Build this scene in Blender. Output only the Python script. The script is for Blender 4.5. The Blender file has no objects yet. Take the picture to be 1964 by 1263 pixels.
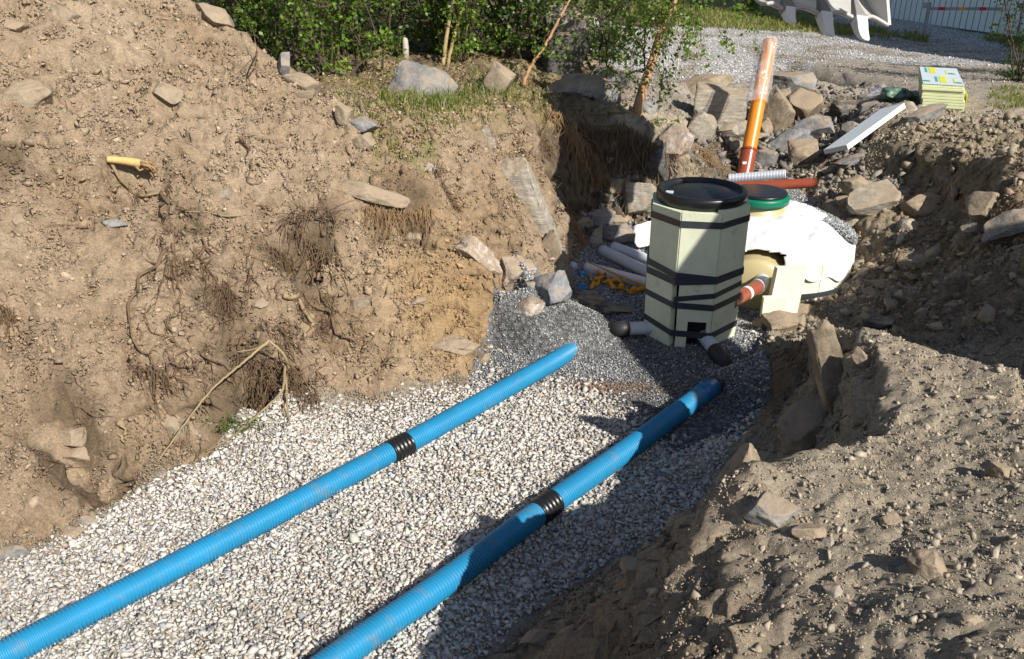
import bpy, bmesh, math, random
import numpy as np
from mathutils import Vector, Matrix
from mathutils.geometry import delaunay_2d_cdt

random.seed(7)
RNG = np.random.default_rng(11)
scene = bpy.context.scene
COL = scene.collection
PI = math.pi

# ------------------------------------------------------------------ camera
CAM = np.array([0.0, 0.0, 2.5]); PITCH = math.radians(25.0); F = 1634.0
cam_d = bpy.data.cameras.new("camera"); cam = bpy.data.objects.new("camera", cam_d); COL.objects.link(cam)
cam.location = CAM; cam.rotation_euler = (math.radians(90) - PITCH, 0, 0)
cam_d.sensor_width = 36.0; cam_d.lens = 36.0 * F / 1964.0
cam_d.clip_start = 0.05; cam_d.clip_end = 500
scene.camera = cam

# ------------------------------------------------------------------ light
SUN_EL = math.radians(38); SUN_H = np.array([0.64, -0.77]); SUN_H /= np.linalg.norm(SUN_H)
world = bpy.data.worlds.new("World"); scene.world = world; world.use_nodes = True
wt = world.node_tree; wt.nodes.clear()
sky = wt.nodes.new("ShaderNodeTexSky"); sky.sky_type = 'NISHITA'; sky.sun_disc = False
sky.sun_elevation = SUN_EL; sky.sun_rotation = math.atan2(SUN_H[0], SUN_H[1])
bg = wt.nodes.new("ShaderNodeBackground"); bg.inputs[1].default_value = 0.078
wo = wt.nodes.new("ShaderNodeOutputWorld")
wt.links.new(sky.outputs[0], bg.inputs[0]); wt.links.new(bg.outputs[0], wo.inputs[0])
sl = bpy.data.lights.new("sun", 'SUN'); sl.energy = 5.0; sl.angle = math.radians(0.5); sl.color = (1.0, 0.95, 0.87)
so = bpy.data.objects.new("sun", sl); COL.objects.link(so)
sv = Vector((SUN_H[0] * math.cos(SUN_EL), SUN_H[1] * math.cos(SUN_EL), math.sin(SUN_EL)))
so.rotation_euler = sv.to_track_quat('Z', 'Y').to_euler(); so.location = (6, -6, 8)
scene.view_settings.view_transform = 'Standard'; scene.view_settings.look = 'None'
scene.view_settings.exposure = 0.40; scene.view_settings.gamma = 1.0
scene.cycles.max_bounces = 6

# ------------------------------------------------------------------ projection helpers
SP, CP = math.sin(PITCH), math.cos(PITCH)
def ray(px, py):
    vx = (px - 982.0) / F; vy = (py - 631.5) / F
    return np.array([vx, CP - vy * SP, -SP - vy * CP])
def W(px, py, z=0.0):
    r = ray(px, py); return CAM + r * ((z - CAM[2]) / r[2])
def D(px, py, d):
    return CAM + ray(px, py) * d
def L(px, py, s=0.9, dz=0.0):
    r = ray(px, py)
    t = (-dz - 2.5 - 3.79 * s) / (r[2] - s * (-.6 * r[0] + .8 * r[1]))
    return CAM + r * t
def proj(p):
    q = np.asarray(p) - CAM
    dep = q[..., 1] * CP - q[..., 2] * SP
    up = q[..., 1] * SP + q[..., 2] * CP
    return 982 + F * q[..., 0] / dep, 631.5 - F * up / dep, dep

# ------------------------------------------------------------------ noise
def _h(ix, iy, iz, seed):
    h = (ix.astype(np.int64) * 374761393 + iy.astype(np.int64) * 668265263 + iz.astype(np.int64) * 2147483647 + seed * 974711) & 0xFFFFFFFF
    h = ((h ^ (h >> 13)) * 1274126177) & 0xFFFFFFFF
    h = ((h ^ (h >> 15)) * 2246822519) & 0xFFFFFFFF
    h = h ^ (h >> 16)
    return h.astype(np.float64) / 4294967295.0
def vn2(x, y, seed=0):
    xi = np.floor(x); yi = np.floor(y); fx = x - xi; fy = y - yi
    fx = fx * fx * (3 - 2 * fx); fy = fy * fy * (3 - 2 * fy); z = np.zeros_like(xi)
    a = _h(xi, yi, z, seed); b = _h(xi + 1, yi, z, seed); c = _h(xi, yi + 1, z, seed); d = _h(xi + 1, yi + 1, z, seed)
    return (a + (b - a) * fx + (c - a) * fy + (a - b - c + d) * fx * fy) * 2 - 1
def vn3(p, seed=0):
    i = np.floor(p); f = p - i; f = f * f * (3 - 2 * f)
    r = 0
    for dx in (0, 1):
        for dy in (0, 1):
            for dz in (0, 1):
                w = (f[:, 0] if dx else 1 - f[:, 0]) * (f[:, 1] if dy else 1 - f[:, 1]) * (f[:, 2] if dz else 1 - f[:, 2])
                r = r + w * _h(i[:, 0] + dx, i[:, 1] + dy, i[:, 2] + dz, seed)
    return r * 2 - 1
def fbm2(x, y, sc, octs, seed, gain=0.5):
    r = np.zeros_like(x); a = 1.0; t = 0
    for o in range(octs):
        c, s = math.cos(o * 1.1 + .3), math.sin(o * 1.1 + .3)
        r += a * vn2((x * c - y * s) * sc + o * 17.3, (x * s + y * c) * sc - o * 9.1, seed + o); t += a; a *= gain; sc *= 2.03
    return r / t
def fbm3(p, sc, octs, seed, gain=0.5):
    r = 0; a = 1.0; t = 0
    for o in range(octs):
        r = r + a * vn3(p * sc + o * 13.7, seed + o); t += a; a *= gain; sc *= 2.03
    return r / t
def sstep(a, b, x):
    t = np.clip((x - a) / (b - a), 0, 1); return t * t * (3 - 2 * t)

# ------------------------------------------------------------------ materials
def new_mat(name):
    m = bpy.data.materials.new(name); m.use_nodes = True
    nt = m.node_tree; b = nt.nodes["Principled BSDF"]; return m, nt, b
def N(nt, t, **kw):
    n = nt.nodes.new(t)
    for k, v in kw.items(): setattr(n, k, v)
    return n
def noise_node(nt, vec, scale, detail=6, rough=0.6):
    n = N(nt, "ShaderNodeTexNoise"); n.inputs["Scale"].default_value = scale
    n.inputs["Detail"].default_value = detail; n.inputs["Roughness"].default_value = rough
    nt.links.new(vec, n.inputs["Vector"]); return n.outputs[0]
def ramp(nt, fac, stops):
    r = N(nt, "ShaderNodeValToRGB"); el = r.color_ramp.elements
    while len(el) < len(stops): el.new(0.5)
    for e, (p, c) in zip(el, stops): e.position = p; e.color = (*c, 1) if len(c) == 3 else c
    nt.links.new(fac, r.inputs[0]); return r.outputs[0]
def mixc(nt, fac, a, b, mode='MIX'):
    m = N(nt, "ShaderNodeMix", data_type='RGBA', blend_type=mode)
    for s, v in ((m.inputs[0], fac), (m.inputs[6], a), (m.inputs[7], b)):
        if isinstance(v, (int, float)): s.default_value = v
        elif isinstance(v, tuple): s.default_value = (*v, 1)
        else: nt.links.new(v, s)
    return m.outputs[2]
def math_n(nt, op, a, b=None):
    m = N(nt, "ShaderNodeMath", operation=op)
    for i, v in enumerate((a, b)):
        if v is None: continue
        if isinstance(v, (int, float)): m.inputs[i].default_value = v
        else: nt.links.new(v, m.inputs[i])
    return m.outputs[0]
def bump(nt, b, h, strength, dist, prev=None):
    n = N(nt, "ShaderNodeBump"); n.inputs["Strength"].default_value = strength; n.inputs["Distance"].default_value = dist
    nt.links.new(h, n.inputs["Height"])
    if prev: nt.links.new(prev, n.inputs["Normal"])
    nt.links.new(n.outputs[0], b.inputs["Normal"]); return n.outputs[0]
def pos(nt, obj=False):
    if obj: return N(nt, "ShaderNodeTexCoord").outputs["Object"]
    return N(nt, "ShaderNodeNewGeometry").outputs["Position"]

def mat_plain(name, col, rough=0.6, var=0.12, scale=6, spec=0.5, bmp=0.0, dirt=0.0, metal=0.0):
    m, nt, b = new_mat(name); v = pos(nt)
    n = noise_node(nt, v, scale, 5)
    c = mixc(nt, ramp(nt, n, [(0.3, (1 - var,) * 3), (0.7, (1 + var * .3,) * 3)]), (0, 0, 0), col)
    mm = N(nt, "ShaderNodeMix", data_type='RGBA', blend_type='MULTIPLY'); mm.inputs[0].default_value = 1
    mm.inputs[6].default_value = (*col, 1); nt.links.new(ramp(nt, n, [(0.3, (1 - var,) * 3), (0.7, (1,) * 3)]), mm.inputs[7]); c = mm.outputs[2]
    if dirt > 0:
        d = noise_node(nt, v, 9, 8, .7)
        f = ramp(nt, d, [(0.62 - dirt * .25, (0, 0, 0)), (0.75, (1, 1, 1))])
        c = mixc(nt, math_n(nt, 'MULTIPLY', f, .75), c, (.25, .19, .13))
    nt.links.new(c, b.inputs["Base Color"]); b.inputs["Roughness"].default_value = rough
    b.inputs["Specular IOR Level"].default_value = spec; b.inputs["Metallic"].default_value = metal
    if bmp: bump(nt, b, noise_node(nt, v, scale * 12, 6), bmp, 0.005)
    return m

# terrain: colour attribute 'tint' holds each place's soil / gravel colour, with some painted shade
def mat_ground():
    m, nt, b = new_mat("soil_and_gravel"); v = pos(nt)
    at = N(nt, "ShaderNodeAttribute", attribute_name="tint")
    ag = N(nt, "ShaderNodeAttribute", attribute_name="grav")
    n1 = noise_node(nt, v, 14, 8, .65); n2 = noise_node(nt, v, 95, 5, .7)
    c = mixc(nt, 1.0, at.outputs["Color"], ramp(nt, n1, [(.3, (.66, .64, .62)), (.5, (1, 1, 1)), (.72, (1.2, 1.17, 1.12))]), 'MULTIPLY')
    c = mixc(nt, 1.0, c, ramp(nt, n2, [(.3, (.62, .6, .58)), (.55, (1, 1, 1)), (.7, (1.35, 1.3, 1.25))]), 'MULTIPLY')
    vo = N(nt, "ShaderNodeTexVoronoi", feature='F1'); vo.inputs["Scale"].default_value = 34; nt.links.new(v, vo.inputs["Vector"])
    stone = ramp(nt, vo.outputs["Color"], [(0.0, (.45, .45, .45)), (.5, (1, 1, 1)), (1.0, (1.5, 1.5, 1.5))])
    gap = ramp(nt, vo.outputs["Distance"], [(.35, (1, 1, 1)), (.62, (.35, .35, .35))])
    g = mixc(nt, 1.0, mixc(nt, 1.0, at.outputs["Color"], stone, 'MULTIPLY'), gap, 'MULTIPLY')
    c = mixc(nt, ag.outputs["Fac"], c, g)
    nt.links.new(c, b.inputs["Base Color"]); b.inputs["Roughness"].default_value = .95; b.inputs["Specular IOR Level"].default_value = .2
    n3 = noise_node(nt, v, 60, 8, .75)
    p = bump(nt, b, n3, .9, .012)
    bump(nt, b, noise_node(nt, v, 260, 4, .7), .7, .004, p)
    return m

def mat_scatter(name, rough=.9, cloud=0.25, sc=60):
    m, nt, b = new_mat(name)
    at = N(nt, "ShaderNodeAttribute", attribute_name="tint"); v = pos(nt)
    n = noise_node(nt, v, sc, 5, .6)
    c = mixc(nt, 1.0, at.outputs["Color"], ramp(nt, n, [(.3, (1 - cloud,) * 3), (.7, (1 + cloud * .5,) * 3)]), 'MULTIPLY')
    nt.links.new(c, b.inputs["Base Color"]); b.inputs["Roughness"].default_value = rough; b.inputs["Specular IOR Level"].default_value = .25
    bump(nt, b, noise_node(nt, v, sc * 5, 4), .5, .002)
    return m

def mat_rock(name, c1, c2, dust=(.32, .245, .17), dustamt=.5, streak=False, sc=5.0):
    m, nt, b = new_mat(name); v = pos(nt, True)
    if streak:
        mp = N(nt, "ShaderNodeMapping"); mp.inputs["Scale"].default_value = (1, 1, 6); mp.inputs["Rotation"].default_value = (.4, .9, 0)
        nt.links.new(v, mp.inputs[0]); vv = mp.outputs[0]
    else: vv = v
    n = noise_node(nt, vv, sc, 9, .68); n2 = noise_node(nt, v, sc * 9, 6, .7)
    c = ramp(nt, n, [(.3, tuple(x * .6 for x in c1)), (.5, c1), (.68, c2)])
    c = mixc(nt, 1.0, c, ramp(nt, n2, [(.3, (.7, .7, .7)), (.7, (1.15, 1.15, 1.15))]), 'MULTIPLY')
    geo = N(nt, "ShaderNodeNewGeometry"); sp = N(nt, "ShaderNodeSeparateXYZ"); nt.links.new(geo.outputs["Normal"], sp.inputs[0])
    dn = noise_node(nt, v, 7, 6, .7)
    df = math_n(nt, 'ADD', math_n(nt, 'MULTIPLY', sp.outputs[2], .35), dn)
    dd = ramp(nt, df, [(.82 - dustamt * .35, (0, 0, 0)), (.95 - dustamt * .25, (1, 1, 1))])
    c = mixc(nt, math_n(nt, 'MULTIPLY', dd, .85), c, dust)
    nt.links.new(c, b.inputs["Base Color"]); b.inputs["Roughness"].default_value = .85; b.inputs["Specular IOR Level"].default_value = .3
    p = bump(nt, b, n, .6, .03); bump(nt, b, n2, .6, .006, p)
    return m

def mat_leaf(name, c1, c2):
    m, nt, b = new_mat(name)
    oi = N(nt, "ShaderNodeAttribute", attribute_name="tint")
    nt.links.new(mixc(nt, oi.outputs["Fac"], c1, c2), b.inputs["Base Color"])
    b.inputs["Roughness"].default_value = .45
    tr = N(nt, "ShaderNodeBsdfTranslucent"); nt.links.new(mixc(nt, oi.outputs["Fac"], tuple(x * 1.6 for x in c1), tuple(x * 1.6 for x in c2)), tr.inputs[0])
    mx = N(nt, "ShaderNodeMixShader"); mx.inputs[0].default_value = .35
    nt.links.new(b.outputs[0], mx.inputs[1]); nt.links.new(tr.outputs[0], mx.inputs[2])
    nt.links.new(mx.outputs[0], nt.nodes["Material Output"].inputs[0]); return m

def mat_plastic_film():
    m, nt, b = new_mat("clear_plastic_film"); v = pos(nt)
    n = noise_node(nt, v, 9, 3, .5)
    tr = N(nt, "ShaderNodeBsdfTransparent"); tr.inputs[0].default_value = (.95, .95, .97, 1)
    b.inputs["Base Color"].default_value = (.85, .86, .9, 1); b.inputs["Roughness"].default_value = .12
    mx = N(nt, "ShaderNodeMixShader")
    nt.links.new(ramp(nt, n, [(.40, (.14,) * 3), (.70, (.32,) * 3)]), mx.inputs[0])
    nt.links.new(tr.outputs[0], mx.inputs[1]); nt.links.new(b.outputs[0], mx.inputs[2])
    bump(nt, b, noise_node(nt, v, 16, 2, .5), .6, .03)
    nt.links.new(mx.outputs[0], nt.nodes["Material Output"].inputs[0]); return m

M = {}
M['ground'] = mat_ground()
M['gravel'] = mat_scatter("crushed_stone", cloud=.18, sc=70)
M['soil'] = mat_scatter("soil_crumbs", cloud=.3, sc=90)
M['rock_tan'] = mat_rock("rock_tan", (.27, .215, .15), (.40, .33, .24), dustamt=.7)
M['rock_pale'] = mat_rock("rock_pale", (.34, .30, .24), (.46, .42, .35), dustamt=.5, streak=True)
M['rock_grey'] = mat_rock("rock_grey", (.21, .205, .195), (.34, .335, .32), dustamt=.55)
M['rock_blue'] = mat_rock("rock_blue", (.22, .225, .235), (.35, .36, .375), dustamt=.4, sc=7)
M['rock_dark'] = mat_rock("rock_dark", (.09, .085, .08), (.18, .17, .155), dustamt=.25, streak=True)
M['rock_quartz'] = mat_rock("rock_quartz", (.38, .30, .23), (.74, .70, .66), dustamt=.5, sc=9)
M['blue'] = mat_plain("blue_pipe_plastic", (.018, .245, .46), .45, .14, 5, .45, 0, .24)
M['slot'] = mat_plain('scuffed_blue', (.16, .42, .58), .5, .2, 9, .4)
M['black'] = mat_plain("black_rubber", (.012, .012, .013), .35, .2, 8, .5)
M['lid'] = mat_plain("black_lid_plastic", (.014, .014, .016), .32, .15, 8, .5)
M['tape'] = mat_plain("black_tape", (.045, .05, .06), .38, .25, 18, .5)
M['foam'] = mat_plain("green_white_foam", (.70, .73, .54), .75, .16, 5, .3, .35, .12)
M['foam_edge'] = mat_plain("foam_cut_edge", (.66, .70, .40), .85, .2, 40, .2, .5)
M['foam_dirty'] = mat_plain("foam_board_pale", (.80, .82, .64), .8, .14, 5, .3, .2)
M['foam_stack'] = mat_plain("foam_stack_face", (.72, .76, .45), .8, .1, 9, .3, .2)
M['foil'] = mat_plain("white_print_film", (.66, .74, .78), .35, .08, 9, .5)
M['white_board'] = mat_plain("white_foam_board", (.66, .72, .74), .7, .06, 5, .3)
M['sunlit_edge'] = mat_plain("sunlit_foam_edge", (.85, .86, .84), .8, .05, 9, .3)
M['fabric'] = mat_plain("white_geotextile", (.72, .72, .73), .85, .06, 6, .2, .2, dirt=.03)
M['tank'] = mat_plain("cream_tank_plastic", (.50, .42, .22), .4, .08, 4, .5)
M['green_cap'] = mat_plain("green_cap_plastic", (.0, .17, .09), .4, .12, 6, .5)
M['brown'] = mat_plain("red_brown_pipe", (.30, .065, .03), .28, .1, 4, .5)
M['orange'] = mat_plain("orange_pipe_plastic", (.72, .24, .02), .35, .08, 4, .5)
M['grey_pipe'] = mat_plain("grey_pipe_plastic", (.56, .59, .64), .4, .08, 4, .5)
M['grey_dark'] = mat_plain("dark_grey_pipe", (.035, .033, .035), .5, .2, 6, .4)
M['pinkwhite'] = mat_plain("pale_pipe_plastic", (.72, .66, .68), .45, .06, 4, .4)
M['ribbon'] = mat_plain("orange_ribbon", (.75, .32, .01), .5, .12, 9, .4)
M['cap_blue'] = mat_plain("blue_cap_plastic", (.02, .30, .62), .35, .06, 5, .5)
M['cap_dark_blue'] = mat_plain("dark_blue_plastic", (.012, .13, .33), .35, .06, 5, .5)
M['bucket'] = mat_plain("bucket_paint", (.50, .49, .46), .42, .22, 5, .5, .15, dirt=.12)
M['tooth'] = mat_plain("worn_steel", (.74, .74, .73), .4, .12, 9, .5, dirt=.06)
M['bucket_dark'] = mat_plain("tooth_holder_paint", (.24, .235, .22), .5, .3, 10, .4, dirt=.2)
M['yellow'] = mat_plain("machine_paint", (.60, .34, .03), .4, .1, 3, .5)
M['glass'] = mat_plain("dark_window", (.02, .025, .03), .08, .05, 3, .8)
M['wall'] = mat_plain("mint_wall_panel", (.86, .93, .90), .55, .05, 1, .3)
M['seam'] = mat_plain("dark_seam", (.16, .2, .2), .7, .1, 3, .3)
M['plinth'] = mat_plain("dark_plinth", (.12, .12, .12), .8, .2, 3, .3)
M['steel'] = mat_plain("grey_steel", (.34, .35, .37), .45, .2, 6, .5)
M['red'] = mat_plain("red_band", (.6, .03, .02), .5, .05, 6, .4)
M['amber'] = mat_plain("amber_band", (.8, .38, .02), .5, .05, 6, .4)
M['print_green'] = mat_plain("green_print", (.06, .42, .26), .4, .05, 9, .4)
M['print_yellow'] = mat_plain("yellow_print", (.75, .72, .02), .4, .05, 9, .4)
M['wood_pale'] = mat_plain("peeled_wood", (.62, .43, .17), .7, .25, 12, .3, .3)
M['wood_stick'] = mat_plain("pale_bark", (.34, .26, .15), .8, .35, 14, .2, .5)
M['stick_dull'] = mat_plain('weathered_stick', (.40, .31, .18), .8, .4, 12, .2, .5)
M['root'] = mat_plain("root_bark", (.20, .135, .085), .9, .4, 16, .2, .5)
M['root_fine'] = mat_plain("fine_roots", (.17, .11, .065), .9, .4, 16, .2)
M['root_dry'] = mat_plain("dry_root_fibre", (.36, .235, .125), .9, .35, 16, .2)
M['bark_white'] = mat_plain("birch_bark", (.58, .52, .44), .7, .55, 9, .3, .4)
M['bark_tan'] = mat_plain("young_birch_bark", (.42, .30, .14), .7, .5, 12, .3, .4)
M['bark_dark'] = mat_plain("dark_twig_bark", (.10, .075, .05), .8, .4, 9, .3, .4)
M['bark_copper'] = mat_plain("copper_birch_bark", (.48, .27, .13), .6, .55, 7, .4, .4)
M['leaf'] = mat_leaf("birch_leaf", (.055, .12, .010), (.22, .33, .035))
M['leaf_dark'] = mat_leaf("dark_leaf", (.022, .055, .006), (.09, .16, .018))
M['grass'] = mat_leaf("grass_blade", (.10, .16, .02), (.34, .30, .10))
M['film'] = mat_plastic_film()
M['film_green'] = mat_plain("crumpled_green_wrap", (.14, .24, .17), .3, .7, 22, .5, .4)
M['white'] = mat_plain("white_label", (.8, .8, .8), .5, .05, 6, .4)
M['navy'] = mat_plain("navy_print", (.03, .05, .12), .5, .05, 6, .4)

# ------------------------------------------------------------------ object helpers
def link(o, parent=None):
    COL.objects.link(o)
    if parent is not None: o.parent = parent
    return o
def tag(o, label, cat, group=None, kind=None):
    if label: o["label"] = label
    if cat: o["category"] = cat
    if group: o["group"] = group
    if kind: o["kind"] = kind
    return o
def thing(name, label, cat, loc=(0, 0, 0), group=None):
    o = bpy.data.objects.new(name, None); o.location = tuple(float(v) for v in loc); o.empty_display_size = .1
    link(o); tag(o, label, cat, group); return o
def np_obj(name, verts, faces, mat, parent=None, smooth=False, tint=None, extra=None, local=False):
    """verts Nx3, faces Mx3 or Mx4 array, or list"""
    verts = np.asarray(verts, dtype=np.float32)
    if parent is not None and not local:
        verts = verts - np.array(parent.matrix_world.translation if False else parent.location, dtype=np.float32)
    me = bpy.data.meshes.new(name)
    if isinstance(faces, np.ndarray):
        k = faces.shape[1]; nf = faces.shape[0]
        me.vertices.add(len(verts)); me.vertices.foreach_set("co", verts.ravel())
        me.loops.add(nf * k); me.loops.foreach_set("vertex_index", faces.ravel().astype(np.int32))
        me.polygons.add(nf); me.polygons.foreach_set("loop_start", np.arange(0, nf * k, k, dtype=np.int32))
        me.polygons.foreach_set("loop_total", np.full(nf, k, dtype=np.int32))
    else:
        me.from_pydata([tuple(v) for v in verts.tolist()], [], faces)
    if tint is not None:
        ca = me.color_attributes.new("tint", 'FLOAT_COLOR', 'POINT')
        t = np.ones((len(verts), 4), dtype=np.float32); t[:, :3] = tint if tint.ndim == 2 else tint[:, None]
        ca.data.foreach_set("color", t.ravel())
    if extra:
        for k2, a in extra.items():
            at = me.attributes.new(k2, 'FLOAT', 'POINT'); at.data.foreach_set("value", a.astype(np.float32))
    me.update(calc_edges=True)
    if smooth: me.polygons.foreach_set("use_smooth", np.ones(len(me.polygons), dtype=bool))
    if isinstance(mat, list):
        for m_ in mat: me.materials.append(m_)
    else: me.materials.append(mat)
    o = bpy.data.objects.new(name, me); link(o, parent); return o
def bm_obj(name, bm, mat, parent=None, smooth=False):
    if parent is not None:
        l = Vector(parent.location)
        for v in bm.verts: v.co -= l
    me = bpy.data.meshes.new(name); bmesh.ops.recalc_face_normals(bm, faces=bm.faces[:]); bm.to_mesh(me); bm.free()
    if smooth:
        for p in me.polygons: p.use_smooth = True
    me.materials.append(mat); o = bpy.data.objects.new(name, me); link(o, parent); return o
def recenter(o):
    """put a top-level mesh's origin at its own centre, bottom"""
    me = o.data; n = len(me.vertices); c = np.empty(n * 3, dtype=np.float32); me.vertices.foreach_get("co", c); c = c.reshape(-1, 3)
    ctr = np.array([c[:, 0].mean(), c[:, 1].mean(), c[:, 2].min()], dtype=np.float32)
    me.vertices.foreach_set("co", (c - ctr).ravel()); o.location = tuple(float(x) for x in ctr); me.update(); return o
def box_pts(o, ax, ay, az):
    o, ax, ay, az = map(np.asarray, (o, ax, ay, az))
    return [o + i * ax + j * ay + k * az for k in (0, 1) for j in (0, 1) for i in (0, 1)]
BOXF = [(0, 2, 3, 1), (4, 5, 7, 6), (0, 1, 5, 4), (2, 6, 7, 3), (0, 4, 6, 2), (1, 3, 7, 5)]
def boxes_obj(name, boxes, mat, parent=None, bevel=0.0):
    bm = bmesh.new()
    for bx in boxes:
        vs = [bm.verts.new(tuple(float(c) for c in p)) for p in box_pts(*bx)]
        for f in BOXF: bm.faces.new([vs[i] for i in f])
    bmesh.ops.recalc_face_normals(bm, faces=bm.faces[:])
    if bevel: bmesh.ops.bevel(bm, geom=bm.edges[:], offset=bevel, segments=2, affect='EDGES', profile=.6)
    return bm_obj(name, bm, mat, parent)
def frame_of(d):
    d = d / np.linalg.norm(d); a = np.array([0, 0, 1.0]) if abs(d[2]) < .9 else np.array([1.0, 0, 0])
    u = np.cross(d, a); u /= np.linalg.norm(u); return u, np.cross(u, d)
def tube_arrays(path, rad, seg=8, cap=True):
    path = np.asarray(path, float); n = len(path); rad = np.broadcast_to(np.asarray(rad, float), (n,))
    tan = np.gradient(path, axis=0); tan /= np.linalg.norm(tan, axis=1)[:, None] + 1e-12
    u, v = frame_of(tan[0]); U = []; Vv = []
    for t in tan:
        u = u - t * np.dot(u, t); u /= np.linalg.norm(u) + 1e-12; v = np.cross(t, u); U.append(u); Vv.append(v)
    U = np.array(U); Vv = np.array(Vv)
    a = np.linspace(0, 2 * PI, seg, endpoint=False)
    vs = path[:, None, :] + rad[:, None, None] * (np.cos(a)[None, :, None] * U[:, None, :] + np.sin(a)[None, :, None] * Vv[:, None, :])
    vs = vs.reshape(-1, 3)
    i = np.arange(n - 1)[:, None] * seg; j = np.arange(seg)[None, :]; j2 = (j + 1) % seg
    fs = np.stack([i + j, i + j2, i + seg + j2, i + seg + j], -1).reshape(-1, 4)
    if cap:
        vs = np.vstack([vs, path[0], path[-1]]); c0 = len(vs) - 2; c1 = c0 + 1; jj = np.arange(seg); k2 = (jj + 1) % seg
        f0 = np.stack([np.full(seg, c0), k2, jj, np.full(seg, c0)], -1); f1 = np.stack([np.full(seg, c1), (n - 1) * seg + jj, (n - 1) * seg + k2, np.full(seg, c1)], -1)
        return vs, fs, np.vstack([f0[:, :3], f1[:, :3]])
    return vs, fs, np.zeros((0, 3), int)
def tubes_obj(name, tubes, mat, parent=None, seg=6, smooth=True):
    V = []; T = []; o = 0
    for path, rad in tubes:
        vs, q, t = tube_arrays(path, rad, seg)
        T.append(np.vstack([q[:, [0, 1, 2]], q[:, [0, 2, 3]], t]) + o); V.append(vs); o += len(vs)
    return np_obj(name, np.vstack(V), np.vstack(T), mat, parent, smooth=smooth)
def spline(pts, n):
    P = np.asarray(pts, float); k = len(P)
    if k == 2: return P[0] + (P[1] - P[0]) * np.linspace(0, 1, n)[:, None]
    s = np.linspace(0, k - 1, n); i = np.clip(np.floor(s).astype(int), 0, k - 2); t = (s - i)[:, None]
    Pm = np.vstack([2 * P[0] - P[1], P, 2 * P[-1] - P[-2]])
    a, b, c, d = Pm[i], Pm[i + 1], Pm[i + 2], Pm[i + 3]
    return .5 * ((2 * b) + (-a + c) * t + (2 * a - 5 * b + 4 * c - d) * t ** 2 + (-a + 3 * b - 3 * c + d) * t ** 3)

# ------------------------------------------------------------------ terrain
C = []   # control points
def cw(*p): C.extend([tuple(W(a, b, z)) for a, b, z in p])
def cx(*p): C.extend(p)
def cl(*p): C.extend([tuple(L(q[0], q[1], dz=(q[2] if len(q) > 2 else 0))) for q in p])
# pit floor
cw((-250, 1180, 0), (0, 1078, 0), (160, 1012, 0), (300, 918, 0), (400, 870, 0), (500, 828, 0), (620, 795, 0), (740, 778, 0), (850, 755, 0), (905, 735, 0),
   (940, 660, .01), (985, 612, .02), (1012, 592, .02), (1050, 582, .03), (1090, 560, .03), (300, 1200, 0), (700, 1000, 0), (1000, 850, 0), (1100, 700, 0),
   (1200, 650, 0), (1250, 900, 0), (1350, 720, 0), (640, 1263, 0), (1000, 1100, 0), (1150, 600, .02), (1200, 560, .03), (1300, 560, .03), (1440, 620, .02))
cx((-1.6, 1.5, 0), (-.6, 1.5, 0), (.05, 1.6, 0), (-2.6, 1.5, 0), (-3.4, 1.6, .05))
# left bank face, a little above / below the mean slope
cl((0, 0), (0, 200), (0, 400, .03), (0, 600), (0, 800, -.05), (0, 960, .02), (100, 100, .04), (120, 300), (120, 500, .05), (120, 700), (150, 820, -.12), (60, 850, -.10), (170, 930, .02), (200, 200, .05),
   (250, 330, -.02), (300, 100, .02), (300, 450, .02), (300, 600), (300, 750, -.04), (280, 850, .03), (400, 150, .04), (400, 300, .05), (420, 480, -.02),
   (450, 620, .02), (450, 760, -.04), (500, 400, .05), (540, 550, -.06), (560, 300, .06), (600, 450, .02), (620, 620, .06), (620, 730, .04), (700, 330, .08),
   (700, 420, .03), (720, 500, .0), (740, 650, .06), (800, 330, .06), (790, 420, -.08), (840, 520, .03), (840, 640, .06), (900, 440, .03), (930, 520, .05),
   (900, 320, .03), (900, 600, .04), (960, 400, .02), (960, 560, .02), (1000, 480, .03), (1020, 540, .04), (760, 735, .02), (870, 710, .02), (520, 790, 0), (540, 700, -.05))
# ridge of the heap against the bushes
RIDGE = [(300, -90), (370, 0), (440, 48), (500, 90), (560, 140), (600, 185), (640, 215)]
cl(*[(a, b, .02) for a, b in RIDGE])
for k, (a, b) in enumerate(RIDGE):
    p = L(a, b); zb = 1.2
    cx((p[0] - .25, p[1] + .55, min(zb + .1, p[2] - .05)), (p[0] - .5, p[1] + 1.1, zb))
cx((-3.6, 5.6, 2.5), (-4.6, 5.5, 2.9), (-6, 5, 3.2), (-5, 3.6, 2.0), (-6.5, 3.2, 2.3), (-4.5, 2.2, .8), (-5.5, 1.2, .9), (-4, .8, .7), (-4.5, 7.6, 1.6), (-3.4, 7.6, 1.2), (-7, 8, 1.6))
# bench with grass
cw((700, 243, 1.31), (800, 238, 1.29), (900, 214, 1.26), (960, 208, 1.24), (1010, 206, 1.18), (1050, 198, 1.12), (660, 185, 1.27), (750, 180, 1.3), (900, 175, 1.25), (1000, 172, 1.2), (1080, 170, 1.1))
cx((-1.8, 8.2, 1.3), (-.4, 8.4, 1.28), (.5, 8.6, 1.15), (-2.5, 10, 1.4), (0, 10, 1.3), (1.0, 10, 1.1), (-3, 14, 1.9), (0, 14, 1.6), (2, 14, 1.0), (-8, 12, 2.2), (-8, 20, 3), (0, 20, 1.8), (3.5, 20, .95))
# end of the left bank
cw((1028, 262, 1.0), (1045, 330, .76), (1062, 410, .48), (1080, 480, .2), (1092, 535, .05))
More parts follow.
